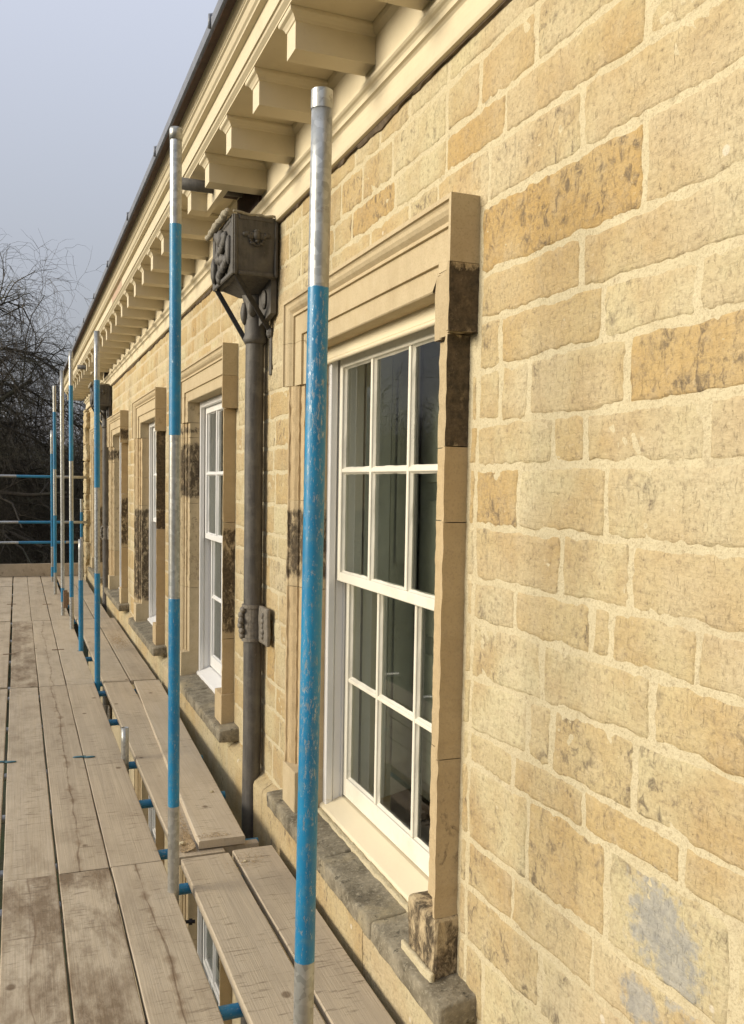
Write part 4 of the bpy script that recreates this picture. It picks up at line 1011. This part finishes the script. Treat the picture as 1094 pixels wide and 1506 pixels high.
def tree(x, y, h, seed, label, maxd=4, kids=(9, 7, 6, 5), droop=.28, spread=.85, rad=.32, tilt=(0, 0), limbs=(), arcs=()):
    z = -4.3 + (max(0, y - 30) / 60) ** 1.2 * 3.2
    T = Tree(seed); T.grow(np.array([x, y, z]), np.array([tilt[0], tilt[1], 1.0]) / math.sqrt(1 + tilt[0] ** 2 + tilt[1] ** 2), h * .55, rad, 0, maxd, droop, spread, kids)
    for (q0, q1, lift, r_) in arcs:
        a = np.array(q0, float); b = np.array(q1, float); n_ = 12; P = []
        for i in range(n_ + 1):
            t = i / n_; P.append(a * (1 - t) + b * t + np.array([0, 0, lift * 4 * t * (1 - t)]) + T.r.normal(0, .05, 3) * (0 < i < n_))
        T.main.append((np.array(P), np.linspace(r_, .016, n_ + 1), 7))
        for i in range(2, n_ + 1):
            for _ in range(4):
                t_ = P[i] - P[i - 1]; t_ /= np.linalg.norm(t_); d_ = t_ * .75 + T.r.normal(0, .55, 3) + np.array([0, 0, .05]); d_ /= np.linalg.norm(d_)
                T.grow(P[i] - t_ * T.r.uniform(0, .2), d_, T.r.uniform(.8, 1.7), .022, 3, 5, .5, .8, (0, 0, 0, 6, 4))
    for (q, d_, L_, r_) in limbs: T.grow(np.array(q, float), np.array(d_, float) / np.linalg.norm(d_), L_, r_, 1, maxd, droop * 1.5, spread, kids)
    root = empty('bare_tree', (x, y, z), label=label, category='tree', group='bare winter trees beyond the scaffolding')
    V, F = tubes(T.main); fast_mesh('trunk', V, F, 'bark', (x, y, z), root); V, F = tubes(T.twig); fast_mesh('crown', V, F, 'bark', (x, y, z), root)
    return root
tree(-3.6, 26, 7.6, 3, 'big bare tree with long arching twigs at the left edge', 5, (14, 8, 7, 5, 4), .45, .9, .30,
     limbs=[((-3.5, 26, 2.6), (1, 0, .75), 3.9, .11), ((-3.5, 26.2, 2.2), (1, -.1, .35), 4.6, .12), ((-3.2, 25.8, 1.4), (1, 0, .1), 4.8, .10), ((-3.4, 26, 3.2), (.5, .2, .8), 2.8, .09), ((-3.4, 25.7, 2.2), (.8, -.3, .7), 3.6, .09), ((-3.4, 25.7, .2), (1, -.1, -.05), 4.8, .10)],
     arcs=[((-3.5, 26, 2.5), (1.3, 26, 4.4), 1.6, .10), ((-3.5, 26, 2.2), (1.5, 25.6, 3.2), 1.5, .09), ((-3.5, 26, 3.2), (.2, 26.3, 6.3), 1.0, .09), ((-3.5, 26, 1.5), (.7, 25.5, 2.6), 1.9, .10), ((-3.5, 26, .5), (1.6, 26.4, 1.5), .9, .10),
           ((-3.5, 26, -.5), (1.8, 25.8, .2), .7, .09), ((-3.5, 26, 3.0), (-.5, 26.2, 5.0), 1.8, .08), ((-3.5, 26, 1.0), (-.2, 25.4, .8), 1.8, .08)])
tree(1.0, 31, 6.6, 5, 'bare tree rising between the scaffold poles and the corner', 5, (12, 8, 6, 5, 4), .25, .85, .22, limbs=[((1.0, 31, .3), (-1, 0, .4), 3.6, .09), ((1.0, 31, -.5), (-.8, -.2, .5), 3.4, .08)])
tree(-6.5, 33, 8.6, 9, 'bare tree behind and left of the big arching one', 5, (12, 8, 6, 6, 4), .28, .85, .32)
tree(-.6, 38, 8.2, 12, 'bare tree in the middle distance behind the guard rails', 5, (12, 8, 6, 6, 4), .2, .8, .3)
tree(5.5, 42, 10, 15, 'bare tree farther right beyond the corner of the building', 4, (11, 8, 7, 6), .2, .8, .3)
tree(-11, 17, 12, 19, 'bare tree left of the walkway, seen mirrored in the window glass', 4, (10, 7, 7, 6), .25, .85, .33)
tree(-15, 27, 12, 23, 'bare tree left of the view, far from the scaffold', 4, (10, 7, 7, 5), .25, .85, .33)
tree(-12, 8, 12, 29, 'bare tree left of the camera across the lawn', 4, (10, 7, 6, 5), .25, .85, .3)
# far wood: one mass of bare trunks and twigs
Wt = []
wr = np.random.default_rng(77)
for i in range(62):
    x = wr.uniform(-30, 20); y = wr.uniform(46, 78); T = Tree(100 + i); z = -4.3 + (max(0, y - 30) / 60) ** 1.2 * 3.2
    T.grow(np.array([x, y, z]), np.array([0, 0, 1.0]), wr.uniform(4.2, 6.6), .16, 0, 3, .12, .8, (9, 7, 6)); Wt += T.main + [(p, r_ * 1.6 + .008, 3) for p, r_, n in T.twig]
for i in range(26):
    x = wr.uniform(-50, -24); y = wr.uniform(-8, 46); T = Tree(300 + i); z = -4.3
    T.grow(np.array([x, y, z]), np.array([0, 0, 1.0]), wr.uniform(5, 8), .2, 0, 3, .12, .8, (9, 7, 6)); Wt += T.main + [(p, r_ * 1.6 + .008, 3) for p, r_, n in T.twig]
V, F = tubes(Wt); fast_mesh('far_wood', V, F, 'bark', (0, 60, -3), kind='stuff', label='far bare wood behind the single trees', category='wood')
# undergrowth: evergreen shrubs and brambles as loose leaf clumps
def clumps(name, mat, n, fx, leaf, label, seed):
    r = np.random.default_rng(seed); C = fx(r, n); a = r.normal(0, 1, (n, 3)); a /= np.linalg.norm(a, axis=1)[:, None]; b = np.cross(a, r.normal(0, 1, (n, 3))); b /= np.linalg.norm(b, axis=1)[:, None]
    s = r.uniform(.5, 1.3, n)[:, None] * leaf; V = np.stack([C - a * s, C + b * s * .5, C + a * s, C - b * s * .5], 1).reshape(-1, 3); F = np.arange(n * 4).reshape(-1, 4)
    fast_mesh(name, V, F, mat, (0, 36, -4), kind='stuff', label=label, category='undergrowth')
def mounds(r, n, xr, yr, hr, base=-4.3, k=60):
    cx = r.uniform(*xr, k); cy = r.uniform(*yr, k); hh = r.uniform(*hr, k); i = r.integers(0, k, n); u = r.normal(0, 1, (n, 3)); u /= np.linalg.norm(u, axis=1)[:, None]; rr = r.uniform(.6, 1, n)[:, None]
    u[:, 2] = np.abs(u[:, 2]); w = u * rr; zb = base + np.maximum(0, (cy[i] - 30) / 60) ** 1.2 * 3.2
    return np.stack([cx[i] + w[:, 0] * hh[i] * .62, cy[i] + w[:, 1] * hh[i] * .62, zb + w[:, 2] * hh[i]], 1)
clumps('evergreen_undergrowth', 'leaf', 80000, lambda r, n: mounds(r, n, (-30, 24), (36, 58), (3.6, 8.2), k=120), .13, 'dark evergreen undergrowth under the bare trees', 5)
clumps('bramble_undergrowth', 'brush', 45000, lambda r, n: mounds(r, n, (-26, 16), (28, 42), (1.4, 3.6), k=80), .09, 'brown brambles at the edge of the wood', 6)
clumps('side_undergrowth', 'leaf', 50000, lambda r, n: mounds(r, n, (-40, -19), (-8, 34), (2.5, 5.5), k=70), .13, 'dark shrubs along the left side of the park', 8)
print('objects', len(bpy.data.objects), 'tris', sum(len(m.polygons) * 2 for m in bpy.data.meshes))
